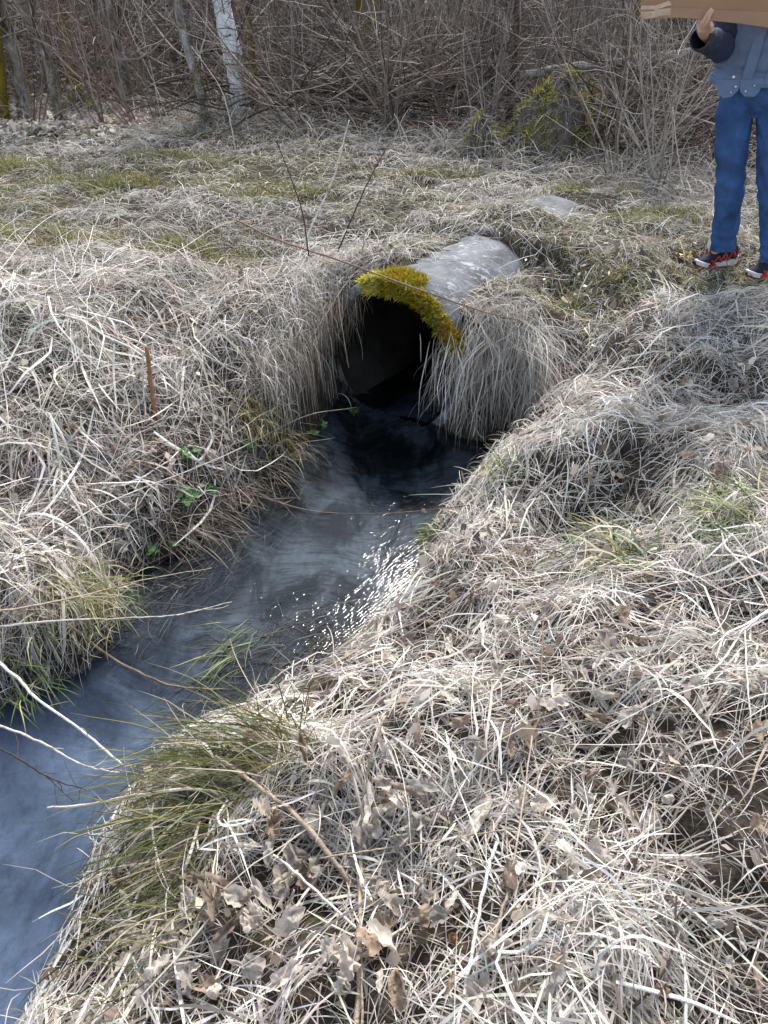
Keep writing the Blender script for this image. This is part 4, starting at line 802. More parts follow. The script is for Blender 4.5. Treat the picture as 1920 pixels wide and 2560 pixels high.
#@@PART4
# ------------------------------------------------------------------ stalks and single straws
def surf(px, py, h=0.0):                        # the point h above earth or water on the view through a pixel
    d = ray(px, py); ts = np.linspace(.5, 13, 2600); xs_, ys_, zs_ = d[0]*ts, d[1]*ts, CAMH+d[2]*ts
    k = np.argmax(zs_ <= look(HB, xs_, ys_)+h); return (xs_[k], ys_[k], zs_[k])
def stem_mat(name, c, v=.5):
    c = np.array(c); return noise_mat(name, [(.3, tuple(c*(1-v))), (.55, tuple(c)), (.75, tuple(np.minimum(c*(1+v*.5), .8)))], 30, .7, 6, .4, 120, 0, 'Object', .3, (1, 1, 1))
SM = {'pale': stem_mat('pale_stem', (.58, .53, .45)), 'tan': stem_mat('tan_stem', (.42, .33, .24)), 'brown': stem_mat('brown_stem', (.20, .14, .10)), 'dark': stem_mat('dark_stem', (.07, .052, .042)), 'red': stem_mat('red_brown_stem', (.26, .12, .06)), 'white': stem_mat('bleached_stem', (.70, .67, .60), .3)}
def stalk(label, pts, r, mat, r1=None, name='dry_stalk', nodes=0, cat='stalk', twigs=0):
    pts = [surf(*p) if p[2] < 2 else aty(*p) for p in pts]   # third number: height above the ground, or a distance when over 2
    o = tube_obj(name, pts, r, r1 if r1 else r*.55, SM[mat], None, 26, 6, r*.25); tag(o, label, cat)
    if twigs:
        P = spline(pts, 20)[None]; Q, Rq = side_twigs(P, np.full((1, 20), r), twigs, (.06, .22), .15, 0, 5, .9, .2); base = np.array({'dark': (.07, .05, .04), 'brown': (.2, .14, .1)}.get(mat, (.45, .38, .3)))
        put_tubes('side_twig', [(Q, np.minimum(Rq, .0016), np.tile(base, (twigs, 1)))], M['twig'], o)['kind'] = 'stuff'
    return o
S = stalk
S('thick bleached stem reaching from the left edge down to the sedge tussock', [(-60, 1620, .34), (40, 1690, .34), (90, 1745, .34), (215, 1835, .30), (312, 1918, .16)], .0055, 'white', .004, twigs=2)
S('long pale stem under the thick bleached one, bending towards the tussock', [(-60, 1790, .30), (90, 1850, .28), (200, 1910, .24), (300, 1932, .16)], .0048, 'pale', .003, twigs=3)
S('dark thin branch dipping into the water at the lower left', [(-60, 1835, .2), (60, 1905, .12), (125, 1945, .06), (215, 1975, .0)], .0042, 'dark', .002, twigs=7)
S('upper of two tan stems pointing right over the water from the left tussock', [(-40, 1535, .22), (160, 1500, .22), (350, 1452, .18), (530, 1420, .12)], .0042, 'tan', .0018, twigs=2)
S('lower pale stem pointing right over the water, forked at its tip', [(-40, 1570, .2), (150, 1552, .2), (300, 1546, .16), (440, 1537, .10), (580, 1505, .04)], .0048, 'pale', .0018, twigs=4)
S('dark curved stick sagging from the left tussock into the stream', [(170, 1560, .12), (260, 1632, .1), (350, 1682, .07), (430, 1714, .03), (540, 1724, .012), (700, 1729, .012), (870, 1732, .02)], .0062, 'brown', .004, twigs=6)
S('very long thin stem over the left bank with seed head by the culvert', [(-30, 1440, .12), (170, 1310, .14), (290, 1247, .14), (560, 1140, .16), (760, 1042, .16), (890, 1018, .14)], .0036, 'pale', .0018, twigs=4)
S('red brown twig crossing the stream above the glints', [(330, 1150, .10), (460, 1200, .08), (640, 1240, .06), (800, 1280, .02), (1000, 1282, .012), (1180, 1262, .05)], .0042, 'brown', .003, twigs=5)
S('long brown bramble cane lying across the culvert pipe', [(590, 550, .10), (700, 602, .12), (830, 645, 4.58), (960, 692, 4.22), (1100, 742, 4.08), (1230, 785, 4.05), (1340, 812, 4.06)], .0062, 'brown', .0035, twigs=4)
S('thin grey cane crossing the grass right of the culvert', [(1150, 780, .05), (1300, 868, .05), (1400, 915, .05), (1480, 960, .04)], .0036, 'tan', .002, twigs=2)
S('tall pale bare stalk standing behind the left bank', [(762, 605, 4.75), (800, 520, 4.8), (835, 440, 4.8), (873, 300, 4.8)], .0062, 'white', .0035, twigs=2)
S('dark upright twig leaning left of the tall pale stalk', [(772, 640, 4.6), (758, 540, 4.65), (725, 440, 4.7), (690, 350, 4.7)], .0056, 'dark', .003, twigs=3)
S('dark slanting twig right of the tall pale stalk', [(845, 630, 4.6), (880, 545, 4.65), (920, 455, 4.7), (965, 370, 4.7)], .0054, 'dark', .003, twigs=2)
S('short grey upright stalk nearest the culvert', [(905, 640, 4.75), (915, 540, 4.8), (922, 468, 4.8)], .005, 'tan', .003)
S('pale bare stalk standing before the white birch', [(592, 405, 7.9), (575, 300, 7.9), (548, 215, 7.9), (478, 115, 7.9)], .0062, 'pale', .003)
S('forked pale stalk at the wood edge near the fan shaped shrub', [(1030, 425, 7.2), (1030, 385, 7.2), (1005, 320, 7.2), (985, 285, 7.2)], .006, 'pale', .003)
S('tall stalk with pale bud left of the person', [(1705, 490, 5.9), (1700, 420, 5.9), (1690, 350, 5.9), (1682, 268, 5.9)], .0045, 'pale', .003, twigs=2)
S('long upright tan stem running up the middle of the near bank', [(893, 2600, .05), (898, 2350, .06), (902, 2150, .07), (908, 1990, .09), (930, 1880, .12), (962, 1790, .14)], .0062, 'tan', .0035, twigs=2)
S('straw yellow stalk beside the foot of the central stem', [(908, 2600, .05), (903, 2400, .06), (893, 2150, .06), (885, 1990, .06)], .0028, 'tan', .002)
S('thick white cut straw right of the central stem', [(1140, 2590, .05), (1185, 2350, .08), (1220, 2180, .10), (1243, 2105, .12)], .0044, 'white', .004)
S('long tan stalk slanting up beside the white cut straw', [(1160, 2600, .04), (1235, 2350, .06), (1285, 2150, .07), (1330, 1840, .09)], .0042, 'tan', .002)
S('brown frayed stem slanting over the sedge tussock to the central stem', [(540, 1890, .12), (640, 1960, .10), (760, 2060, .09), (880, 2215, .05)], .0056, 'tan', .007)
S('pale straw slanting left to right in front of the central stem', [(560, 2060, .06), (700, 2150, .07), (890, 2320, .07)], .0036, 'white', .003)
S('pale straw rising to the right of the central stem foot', [(890, 2400, .06), (1050, 2290, .07), (1190, 2185, .06)], .0036, 'pale', .003)
S('thin brown straw crossing the central stem almost level', [(800, 2145, .10), (1000, 2115, .10), (1260, 2075, .07)], .0026, 'tan', .002)
S('black thin twig curving up near the lower right corner', [(1520, 2590, .05), (1600, 2500, .07), (1680, 2390, .08), (1692, 2240, .08)], .0036, 'dark', .002, twigs=3)
S('broken pale stalk angled at the right edge of the bank', [(1760, 1700, .05), (1815, 1640, .08), (1862, 1572, .10), (1930, 1525, .10)], .0042, 'white', .003)
S('thin straight stalk dropping from the broken pale one', [(1862, 1572, .10), (1868, 1700, .08), (1880, 1830, .06)], .0026, 'pale', .002)
S('snapped pale twig poking left over the dark blue water', [(118, 2020, .22), (220, 2012, .2), (330, 1990, .18), (480, 1972, .12), (560, 1990, .08)], .0044, 'pale', .004, twigs=4)
S('long straw arching across the bank above the glinting water', [(800, 1680, .03), (940, 1600, .05), (1080, 1540, .07), (1240, 1470, .06)], .0036, 'tan', .0025, twigs=2)
S('thin pale stalk leaning over the hummock at the bank corner', [(1265, 1300, .05), (1290, 1240, .08), (1318, 1190, .10), (1322, 1160, .10)], .0040, 'pale', .003)
S('long reddish stalk lying over the middle of the right bank', [(1150, 1385, .05), (1260, 1405, .06), (1320, 1480, .06), (1380, 1570, .04)], .0034, 'tan', .0025)
S('thin dark upright stalk on the right bank slope', [(1335, 1900, .05), (1352, 1700, .08), (1357, 1560, .10), (1352, 1490, .10)], .0024, 'brown', .0016)
S('pale stem slanting across the hanging grass left of the culvert', [(690, 1010, .10), (740, 900, .12), (800, 810, .12), (880, 690, .12), (960, 640, .08)], .0034, 'pale', .002)
S('slim drooping straw hanging in front of the culvert mouth', [(842, 690, 4.45), (850, 780, 4.3), (862, 860, 4.22), (872, 920, 4.2)], .0030, 'tan', .002)
S('grey weed stem bowed across the top of the left bank', [(-20, 700, .1), (100, 560, .14), (200, 520, .16), (330, 560, .14), (420, 640, .1)], .003, 'pale', .002)
S('straight grey stem lying along the crest of the left bank', [(-20, 705, .08), (250, 690, .1), (420, 640, .12), (560, 560, .12), (700, 545, .1)], .0034, 'pale', .002, twigs=3)
S('long grey stem lying below the crest of the left bank', [(150, 850, .06), (320, 830, .08), (520, 780, .1), (720, 720, .1)], .0030, 'tan', .002, twigs=2)
S('pale stem slanting down the middle of the left bank', [(160, 780, .06), (300, 850, .09), (440, 930, .09), (560, 1010, .06)], .0032, 'pale', .002)
S('long stem slanting from the bank crest towards the culvert', [(300, 680, .08), (420, 760, .10), (560, 840, .10), (680, 1000, .06)], .0030, 'pale', .002)
S('pale straw leaning at the left edge of the frame', [(0, 1150, .06), (20, 1060, .1), (10, 960, .12), (0, 905, .1)], .003, 'pale', .002)
# broad bent straws, flat blades
def flat_blade(label, pts, w_, col, name='bent_straw_blade', cat='straw'):
    pts = [surf(*p) for p in pts]; P = spline(pts, 14); T = np.gradient(P, axis=0); T /= np.linalg.norm(T, axis=1, keepdims=True); view = np.array([0, 0, CAMH])-P; view /= np.linalg.norm(view, axis=1, keepdims=True)
    sd_ = np.cross(T, view+np.array([.3, .2, .5])); sd_ /= np.linalg.norm(sd_, axis=1, keepdims=True); nn = np.cross(sd_, T); W_ = w_*np.sin(np.linspace(.5, 2.9, 14))**.5*.5
    V = np.stack([P-sd_*W_[:, None]+nn*.0015, P+nn*-.001, P+sd_*W_[:, None]+nn*.0015], 1); V2 = V-nn[:, None]*.0012; A = np.concatenate([V, V2], 1).reshape(-1, 3); Fq = []
    for i in range(13):
        for a, b in ((0, 1), (1, 2), (2, 5), (5, 4), (4, 3), (3, 0)): Fq.append((6*i+a, 6*i+b, 6*i+6+b, 6*i+6+a))
    o = mesh_np(name, A, Fq, SM[col], None, None, True, origin=tuple(P[0])); tag(o, label, cat); return o
flat_blade('white folded reed blade standing in the left bank, left limb', [(125, 1035, .16), (140, 1100, .12), (152, 1180, .06), (160, 1290, .03)], .014, 'white')
flat_blade('white folded reed blade standing in the left bank, right limb', [(122, 1033, .16), (160, 1100, .12), (180, 1160, .05)], .012, 'white')
flat_blade('drooping pale reed blade left of the brown stub', [(285, 860, .2), (284, 930, .14), (292, 1030, .06)], .010, 'white')
flat_blade('broad pale blade lying right of the brown stub towards the water', [(385, 1080, .08), (440, 1120, .06), (510, 1160, .05), (560, 1175, .04)], .016, 'white')
flat_blade('curled pale blade end above the dark bank edge', [(470, 1130, .07), (500, 1150, .06), (530, 1100, .09), (525, 1075, .10)], .012, 'white')
flat_blade('long pale blade on the lower left bank', [(60, 1290, .05), (120, 1200, .07), (160, 1120, .07), (215, 1050, .08)], .012, 'pale')
flat_blade('second long pale blade on the lower left bank, beside the first', [(95, 1300, .05), (150, 1230, .07), (205, 1140, .08), (235, 1020, .1)], .012, 'white')
flat_blade('pale blade pointing down beside the leftmost herb', [(440, 1130, .06), (455, 1180, .05), (450, 1210, .03)], .010, 'white')
flat_blade('broad white straw lying near the lower right corner', [(1540, 2455, .08), (1640, 2480, .09), (1740, 2510, .09), (1850, 2560, .07)], .009, 'white')
flat_blade('looping white straw arch near the lower right corner', [(1480, 2450, .05), (1510, 2380, .12), (1590, 2340, .14), (1700, 2380, .10), (1790, 2420, .04)], .006, 'white')
flat_blade('thick curved white straw left of the white cut straw', [(1200, 2375, .06), (1300, 2380, .08), (1350, 2340, .1), (1370, 2280, .1)], .008, 'white')
flat_blade('curled white straw on the sedge side of the near bank', [(570, 2000, .12), (545, 2040, .12), (560, 2065, .12), (620, 2055, .10), (670, 2020, .08)], .007, 'white')
flat_blade('pale straw dangling over the edge of the sedge tussock', [(500, 2050, .1), (470, 2150, .1), (440, 2220, .06)], .008, 'pale')
flat_blade('two toned straw slanting down at the bottom left of the bank', [(460, 2560, .05), (440, 2420, .06), (430, 2300, .07)], .009, 'white')
flat_blade('green grey blade lying at the right edge of the bank', [(1795, 1665, .06), (1850, 1695, .07), (1925, 1740, .05)], .010, 'tan')
# broken brown reed stub
e = empty('broken_reed_stub', surf(393, 1070, .02), 'upright orange brown broken reed stub on the left bank, top bent over', 'reed')
tube_obj('stub', [surf(393, 1070, .0), surf(385, 1010, .10), surf(375, 940, .18), surf(367, 868, .27)], .0125, .011, SM['red'], e, 18, 8, .0008)
tube_obj('bent_top', [surf(367, 868, .27), surf(345, 855, .27), surf(300, 838, .24)], .007, .004, SM['pale'], e, 10, 6)
tube_obj('bent_top', [surf(357, 880, .25), surf(358, 960, .16), surf(366, 1060, .05)], .0045, .004, SM['pale'], e, 10, 6)

# ------------------------------------------------------------------ green things
def tuft(name, label, roots, azc, spread, n, Lr, Wr, el, droop, pal, rad_=.05, k=7, cat='grass tuft', h=.0, wts=None):
    roots = np.array([surf(a, b, h) for a, b in roots]); i = rng.integers(0, len(roots), n); r = roots[i]+rng.normal(0, rad_, (n, 3))*np.array((1, 1, .2)); r[:, 2] = np.maximum(look(HB, r[:, 0], r[:, 1]), r[:, 2]-.02)
    P, sd_ = arcs(r, azc+rng.normal(0, spread, n), rng.uniform(*el, n), rng.uniform(*Lr, n), rng.uniform(*droop, n), k, .4)
    return put_blades(name, [(P, sd_, rng.uniform(*Wr, n), pick(pal, n, wts))], M['straw'], label, cat, kind=None, origin=tuple(roots[0]), mouth=False)
SEDGE = [(.075, .09, .02), (.11, .115, .025), (.17, .155, .04), (.45, .39, .28), (.045, .06, .018), (.26, .21, .10)]
sd1 = []
for (pa, pb, n, Lr) in [((700, 1900), (440, 1905), 170, (.25, .55)), ((620, 1930), (390, 2010), 170, (.25, .52)), ((560, 1990), (330, 2180), 130, (.2, .46)), ((500, 2100), (250, 2320), 80, (.15, .36)), ((440, 2250), (200, 2430), 60, (.14, .32)), ((400, 2400), (130, 2570), 45, (.12, .3))]:
    a = np.array(surf(*pa, .05)); b = np.array(surf(*pb, .0)); az = math.atan2(b[1]-a[1], b[0]-a[0])
    r = a+rng.normal(0, .07, (n, 3))*np.array((1, 1, .15)); r[:, 2] = look(HB, r[:, 0], r[:, 1])+.03
    P, s2 = arcs(r, az+rng.normal(0, .28, n), rng.uniform(-.1, .55, n), rng.uniform(*Lr, n), rng.uniform(.5, 1.5, n), 8, .25); sd1.append((P, s2, rng.uniform(.0022, .004, n), pick(SEDGE, n, [5, 5, 4, 5, 4, 4])))
put_blades('sedge_tussock', sd1, M['straw'], 'olive green sedge tussock drooping over the blue water, lower left', 'sedge', kind=None, origin=surf(600, 1950, .03), mouth=False)
G1 = [(.10, .16, .04), (.15, .20, .06), (.08, .13, .05), (.30, .30, .12)]
tuft('rush_clump', 'upright olive rush blades on the edge of the sedge tussock', [(700, 1890), (720, 1870), (740, 1900)], 1.9, .9, 34, (.10, .22), (.003, .005), (1.1, 1.5), (.1, .5), [(.14, .13, .02), (.20, .17, .03), (.09, .10, .02)], .05, cat='rush')
tuft('green_grass_tuft', 'small green tuft above the dark gully beside the grass curtain', [(1290, 1175), (1270, 1190)], 2.6, .8, 60, (.08, .20), (.003, .006), (.4, 1.2), (.8, 1.8), G1, .03)
tuft('green_grass_tuft', 'small green tuft overhanging the water above the glints', [(1085, 1335), (1095, 1350)], 2.9, .7, 46, (.07, .15), (.004, .007), (.2, 1.0), (.8, 1.8), G1, .02)
tuft('green_grass_tuft', 'broad bladed half green tuft in the hollow of the right bank', [(1560, 1400), (1600, 1420), (1520, 1370)], 2.5, .9, 200, (.10, .26), (.005, .009), (.1, .9), (.8, 2.0), G1+[(.60, .55, .38), (.55, .48, .30)], .05)
tuft('green_grass_tuft', 'green and pale grass clump at the right edge of the bank', [(1890, 1300), (1910, 1330), (1930, 1280)], 2.8, .7, 190, (.12, .30), (.004, .007), (.1, .9), (.6, 1.6), G1+[(.5, .48, .28), (.2, .24, .08)], .05)
tuft('green_grass_tuft', 'yellow green domed tussock on the left water edge', [(170, 1460), (230, 1480), (210, 1520), (130, 1500)], -.8, 1.1, 420, (.10, .24), (.002, .004), (.2, 1.1), (1.0, 2.4), [(.20, .22, .06), (.32, .30, .12), (.14, .17, .04), (.5, .45, .3), (.42, .38, .2)], .085)
tuft('green_grass_tuft', 'mossy green grass hanging at the left bank beside the culvert pool', [(640, 1020), (690, 1090), (720, 1120), (620, 1060)], -1.2, .8, 380, (.06, .16), (.002, .004), (.0, 1.0), (1.2, 2.6), [(.16, .15, .03), (.24, .20, .04), (.10, .13, .03), (.4, .34, .2)], .05)
tuft('green_grass_tuft', 'few green blades trailing at the far left water edge', [(40, 1700), (90, 1690), (10, 1720)], -.6, .8, 70, (.10, .22), (.003, .005), (.0, .7), (.8, 1.8), G1+[(.3, .28, .14)], .05)
M['leafgreen'] = noise_mat('herb_leaf', [(.35, (.045, .11, .03)), (.6, (.09, .19, .055)), (.8, (.15, .25, .08))], 40, .5, 4)
M['leafolive'] = noise_mat('herb_leaf_yellow', [(.35, (.30, .24, .04)), (.6, (.42, .34, .08))], 40, .5, 4)
def leaflet(name, r, lob):
    bm = bmesh.new(); c = bm.verts.new((0, 0, 0)); ring = []; np_ = 12
    for i in range(np_):
        a = 2*math.pi*i/np_; rr = r*(1+.12*math.cos(lob*a)); x, y = rr*(math.cos(a)+.9), rr*math.sin(a)*.85; ring.append(bm.verts.new((x, y, .25*r-6*(y*y)-.9*abs(x-r)*.2)))
    for i in range(np_): bm.faces.new((c, ring[i], ring[(i+1) % np_])).smooth = True
    me = bpy.data.meshes.new(name); bm.to_mesh(me); bm.free(); return me
LF = {}
for key, mm in (('leafgreen', M['leafgreen']), ('leafolive', M['leafolive'])):
    LF[key] = [leaflet('leaf', .013, 3), leaflet('leaf', .010, 4), leaflet('leaf', .016, 3)]
    for me in LF[key]: me.materials.append(mm)
def herb(px, py, ns, label, h=.05, mat='leafgreen', sc=1.0):
    b = surf(px, py, .012); e = empty('water_herb', b, label, 'herb', 'small green herbs at the water')
    for s in range(ns):
        a = random.uniform(0, 6.28); d = h*random.uniform(.3, .9); tip = (b[0]+math.cos(a)*d*.8, b[1]+math.sin(a)*d*.8, b[2]+h*random.uniform(.6, 1.1))
        tube_obj('stem', [b, ((b[0]+tip[0])/2, (b[1]+tip[1])/2, b[2]+h*.5), tip], .0018, .001, M[mat], e, 6, 4)
        for k in range(5):
            o = bpy.data.objects.new('leaf', random.choice(LF[mat])); link(o, e); t = .45+.55*k/4
            o.location = tuple(Vector(b).lerp(Vector(tip), t)-Vector(b)+Vector((0, 0, .004))); o.rotation_euler = (random.gauss(.35, .3), random.gauss(-.1, .3), a+k*2.3+random.gauss(0, .3)); s_c = sc*random.uniform(.8, 1.25); o.scale = (s_c,)*3
herb(884, 1040, 3, 'tiny green herb standing in the pool before the culvert'); herb(805, 1072, 4, 'bright green herb at the left edge of the culvert pool'); herb(778, 1092, 3, 'small herb just left of the pool herb')
herb(622, 1132, 4, 'green herb on the bank edge left of the culvert pool'); herb(478, 1158, 4, 'herb climbing among broad straws of the left bank', .08); herb(470, 1248, 3, 'rounded three leaved herb low on the left bank', .04, sc=1.5)
herb(522, 1240, 3, 'small round leaved herb above the dark bank foot', .04, sc=1.3); herb(385, 1392, 5, 'bright cress-like herb where the left bank meets the water', .06, sc=1.2); herb(430, 1372, 3, 'little cress-like herb right of the bright one', .04)
herb(1215, 740, 3, 'small green leaves poking through grass on the pipe flank', .05); herb(1700, 642, 3, 'three yellow leaves left of the left shoe', .03, 'leafolive', 1.6); herb(985, 635, 2, 'green sprout on the pipe top grass', .05)
# water weed
tuft('water_weed', 'pale green water weed streaming in the middle of the stream', [(650, 1570), (620, 1600), (580, 1640)], math.atan2(-.75, -.65), .5, 70, (.10, .28), (.003, .006), (.0, .35), (.2, .7), [(.20, .22, .10), (.26, .27, .13), (.12, .15, .06)], .05, cat='water weed')
tuft('water_weed', 'dark weed beds lying in the shallow water below the glints', [(820, 1620), (760, 1660), (700, 1680), (880, 1570), (800, 1580), (660, 1730), (730, 1600), (600, 1680)], math.atan2(-.7, -.7), .6, 1500, (.05, .20), (.002, .005), (-.1, .15), (.0, .5), [(.05, .045, .03), (.09, .08, .055), (.03, .028, .02), (.14, .13, .10)], .10, cat='water weed', h=-.0)['kind'] = 'stuff'
tuft('water_weed', 'dark weed strands trailing along the left side of the stream', [(500, 1420), (450, 1460), (560, 1370), (600, 1330), (700, 1240), (400, 1500), (340, 1560)], math.atan2(-.7, -.7), .5, 1100, (.05, .22), (.002, .004), (-.1, .12), (.0, .4), [(.05, .045, .03), (.08, .07, .05), (.03, .03, .02), (.15, .14, .12)], .09, cat='water weed')['kind'] = 'stuff'
# roots and fine dead stems overhanging the dark bank foot on the left
n = 500; rr_ = np.array([surf(*p, .03) for p in [(430, 1330), (520, 1270), (600, 1215), (660, 1170), (720, 1120), (560, 1240), (480, 1310)]]); i = rng.integers(0, len(rr_), n)
P, s2 = arcs(rr_[i]+rng.normal(0, .06, (n, 3))*np.array((1, 1, .5)), -.55+rng.normal(0, .6, n), rng.uniform(-.6, .5, n), rng.uniform(.08, .3, n), rng.uniform(.2, 1.4, n), 6, .5)
put_blades('root_fringe', [(P, s2, rng.uniform(.0016, .003, n), pick([(.16, .12, .09), (.30, .25, .2), (.09, .065, .05), (.4, .35, .28)], n))], M['straw'], 'fringe of dark roots and dead stems over the left bank foot', 'roots', kind='stuff', mouth=False)

# ------------------------------------------------------------------ the person
def cloth(name, base, v=.18, scale=14, rough=.85, weave=26):
    b = np.array(base); return noise_mat(name, [(.3, tuple(b*(1-v))), (.5, tuple(b)), (.72, tuple(np.minimum(b*(1+v), .9)))], scale, rough, 6, .55, weave, .4)
M['denim'] = cloth('blue_denim', (.028, .075, .19), .55, 5); M['shell'] = cloth('slate_blue_shell', (.11, .155, .255), .14, 8, .75); M['navy'] = cloth('navy_knit', (.028, .040, .085), .3, 30); M['cuff'] = cloth('charcoal_cuff', (.045, .042, .045), .3, 30)
M['skin'] = noise_mat('skin', [(.3, (.50, .29, .22)), (.6, (.60, .37, .29))], 12, .5, 4); M['hair'] = noise_mat('brown_hair', [(.3, (.03, .02, .012)), (.6, (.07, .045, .028))], 40, .6, 5)
M['shoe_navy'] = cloth('shoe_mesh', (.016, .017, .032), .3, 60); M['shoe_red'] = cloth('shoe_red', (.42, .035, .035), .2, 30, .6); M['shoe_white'] = cloth('shoe_foam', (.62, .60, .57), .15, 20, .6); M['rubber'] = cloth('black_rubber', (.015, .015, .017), .2, 20, .6)
M['metal'] = noise_mat('snap_metal', [(.3, (.5, .5, .52)), (.6, (.65, .65, .67))], 20, .35, 3, metal=1.0)
PB = (2.0, 4.60, 0.0)
person = empty('person', PB, 'person in slate blue jacket and blue jeans holding up cardboard, cut by the right edge', 'person')
def loft(name, path, radii, mat, parent, n=40, seg=36, fold=.0, fs=(3, 10), seed=0, cap=True, extra=None):
    """path control points; radii (u axis, v axis) per control; u is sideways, v forward"""
    P = spline(path, n); ctl = np.linspace(0, 1, len(radii)); t = np.linspace(0, 1, n); ru = np.interp(t, ctl, [r[0] for r in radii]); rv = np.interp(t, ctl, [r[1] for r in radii])
    T = np.gradient(P, axis=0); T /= np.linalg.norm(T, axis=1, keepdims=True); U = np.array([-.94, .35, 0.])[None].repeat(n, 0); U -= T*(U*T).sum(1, keepdims=True); U /= np.linalg.norm(U, axis=1, keepdims=True); Vv = np.cross(T, U)
    a = np.arange(seg)/seg*2*math.pi; A, Tt = np.meshgrid(a, t)
    dis = fold*((vn(np.cos(A)*1.5+Tt*fs[0], np.sin(A)*1.5+Tt*fs[1], .6, seed)-.5)*2+.5*(vn(np.cos(A)*2+5, Tt*fs[1]*2.5+np.sin(A)*1.2, .6, seed+3)-.5)*2)
    if extra is not None: dis = dis+extra(A, Tt)
    V = P[:, None]+(ru[:, None]+dis)[..., None]*np.cos(A)[..., None]*U[:, None]+(rv[:, None]+dis)[..., None]*np.sin(A)[..., None]*Vv[:, None]
    V = V.reshape(-1, 3); j = np.arange(seg); Fq = []
    for i in range(n-1): Fq.append(np.stack([i*seg+j, i*seg+(j+1) % seg, (i+1)*seg+(j+1) % seg, (i+1)*seg+j], 1))
    return V, np.concatenate(Fq)
def joined(name, pieces, mat, parent, sub=0):
    Vs, Fs, b = [], [], 0
    for V, Fq in pieces: Vs.append(V); Fs.append(Fq+b); b += len(V)
    return mesh_np(name, np.concatenate(Vs), np.concatenate(Fs), mat, None, parent, True)
def bunch(z0, w_, amp, fr):                     # horizontal creases gathered about a height
    return lambda A, T: amp*np.exp(-((T-z0)/w_)**2)*np.sin(fr*T*6.28+1.5*np.sin(A+.7)+.8*np.cos(2*A))
exR = lambda A, T: bunch(.52, .10, .0055, 10)(A, T)+bunch(.94, .05, .007, 13)(A, T)+bunch(.10, .12, .005, 8)(A, T)
legR = loft('', [(1.895, 4.645, .98), (1.90, 4.65, .80), (1.945, 4.63, .52), (1.99, 4.66, .30), (2.02, 4.665, .085)], [(.105, .115), (.098, .105), (.076, .082), (.070, .078), (.067, .076)], None, None, 90, 48, .007, (3, 7), 1, extra=exR)
legL = loft('', [(2.06, 4.60, .98), (2.09, 4.56, .78), (2.12, 4.50, .52), (2.18, 4.46, .30), (2.23, 4.44, .085)], [(.105, .115), (.098, .105), (.076, .082), (.070, .078), (.067, .076)], None, None, 90, 48, .007, (3, 7), 2, extra=exR)
hip = loft('', [(1.985, 4.62, .80), (1.985, 4.62, .86), (1.98, 4.62, .92), (1.975, 4.62, 1.05)], [(.08, .06), (.16, .10), (.185, .125), (.17, .115)], None, None, 18, 40, .003, seed=3)
joined('jeans', [legR, legL, hip], M['denim'], person)
for (x, y, z, tgt) in ((2.02, 4.665, .087, 0), (2.23, 4.44, .087, 0)):   # stitched hem band
    V, Fq = loft('', [(x, y, z-.004), (x, y, z+.014), (x-.002, y, z+.034)], [(.0705, .0795), (.0715, .0805), (.0700, .0790)], None, None, 6, 40, .001); mesh_np('trouser_hem', V, Fq, M['denim'], None, person, True)
# jacket body with rolled hem
exJ = lambda A, T: .010*np.exp(-((T-.02)/.03)**2)-.006*np.exp(-((T-.085)/.03)**2)+bunch(.2, .15, .004, 7)(A, T)
V, Fq = loft('', [(1.925, 4.60, .966), (1.935, 4.605, 1.06), (1.95, 4.61, 1.22), (1.975, 4.62, 1.36), (1.985, 4.63, 1.47), (1.99, 4.63, 1.53)], [(.200, .150), (.212, .165), (.205, .165), (.205, .150), (.165, .11), (.07, .07)], None, None, 80, 64, .009, (3, 6), 5, extra=exJ)
jacket = mesh_np('jacket', V, Fq, M['shell'], None, person, True)
V, Fq = loft('', [(1.925, 4.60, .958), (1.925, 4.60, .972), (1.927, 4.601, .990)], [(.206, .156), (.214, .164), (.206, .156)], None, None, 9, 64, .002, (3, 6), 9); mesh_np('hem_band', V, Fq, M['shell'], None, jacket, True)
def quadpatch(name, px_pts, y, th_, mat, parent, nrm=(-.35, -.94, 0)):
    P = [Vector(aty(a, b, y)) for a, b in px_pts]; nv = Vector(nrm).normalized()*th_; V = [tuple(p) for p in P]+[tuple(p-nv) for p in P]; n = len(P)
    bm = bmesh.new(); o_ = Vector(parent_origin(parent)); vs_ = [bm.verts.new(Vector(v)-o_) for v in V]; bm.faces.new(vs_[:n]); bm.faces.new(vs_[n:][::-1])
    for i in range(n): bm.faces.new((vs_[i], vs_[i+n], vs_[(i+1) % n+n], vs_[(i+1) % n]))
    bmesh.ops.recalc_face_normals(bm, faces=bm.faces); me = bpy.data.meshes.new(name); bm.to_mesh(me); bm.free(); me.materials.append(mat); o = bpy.data.objects.new(name, me); return link(o, parent)
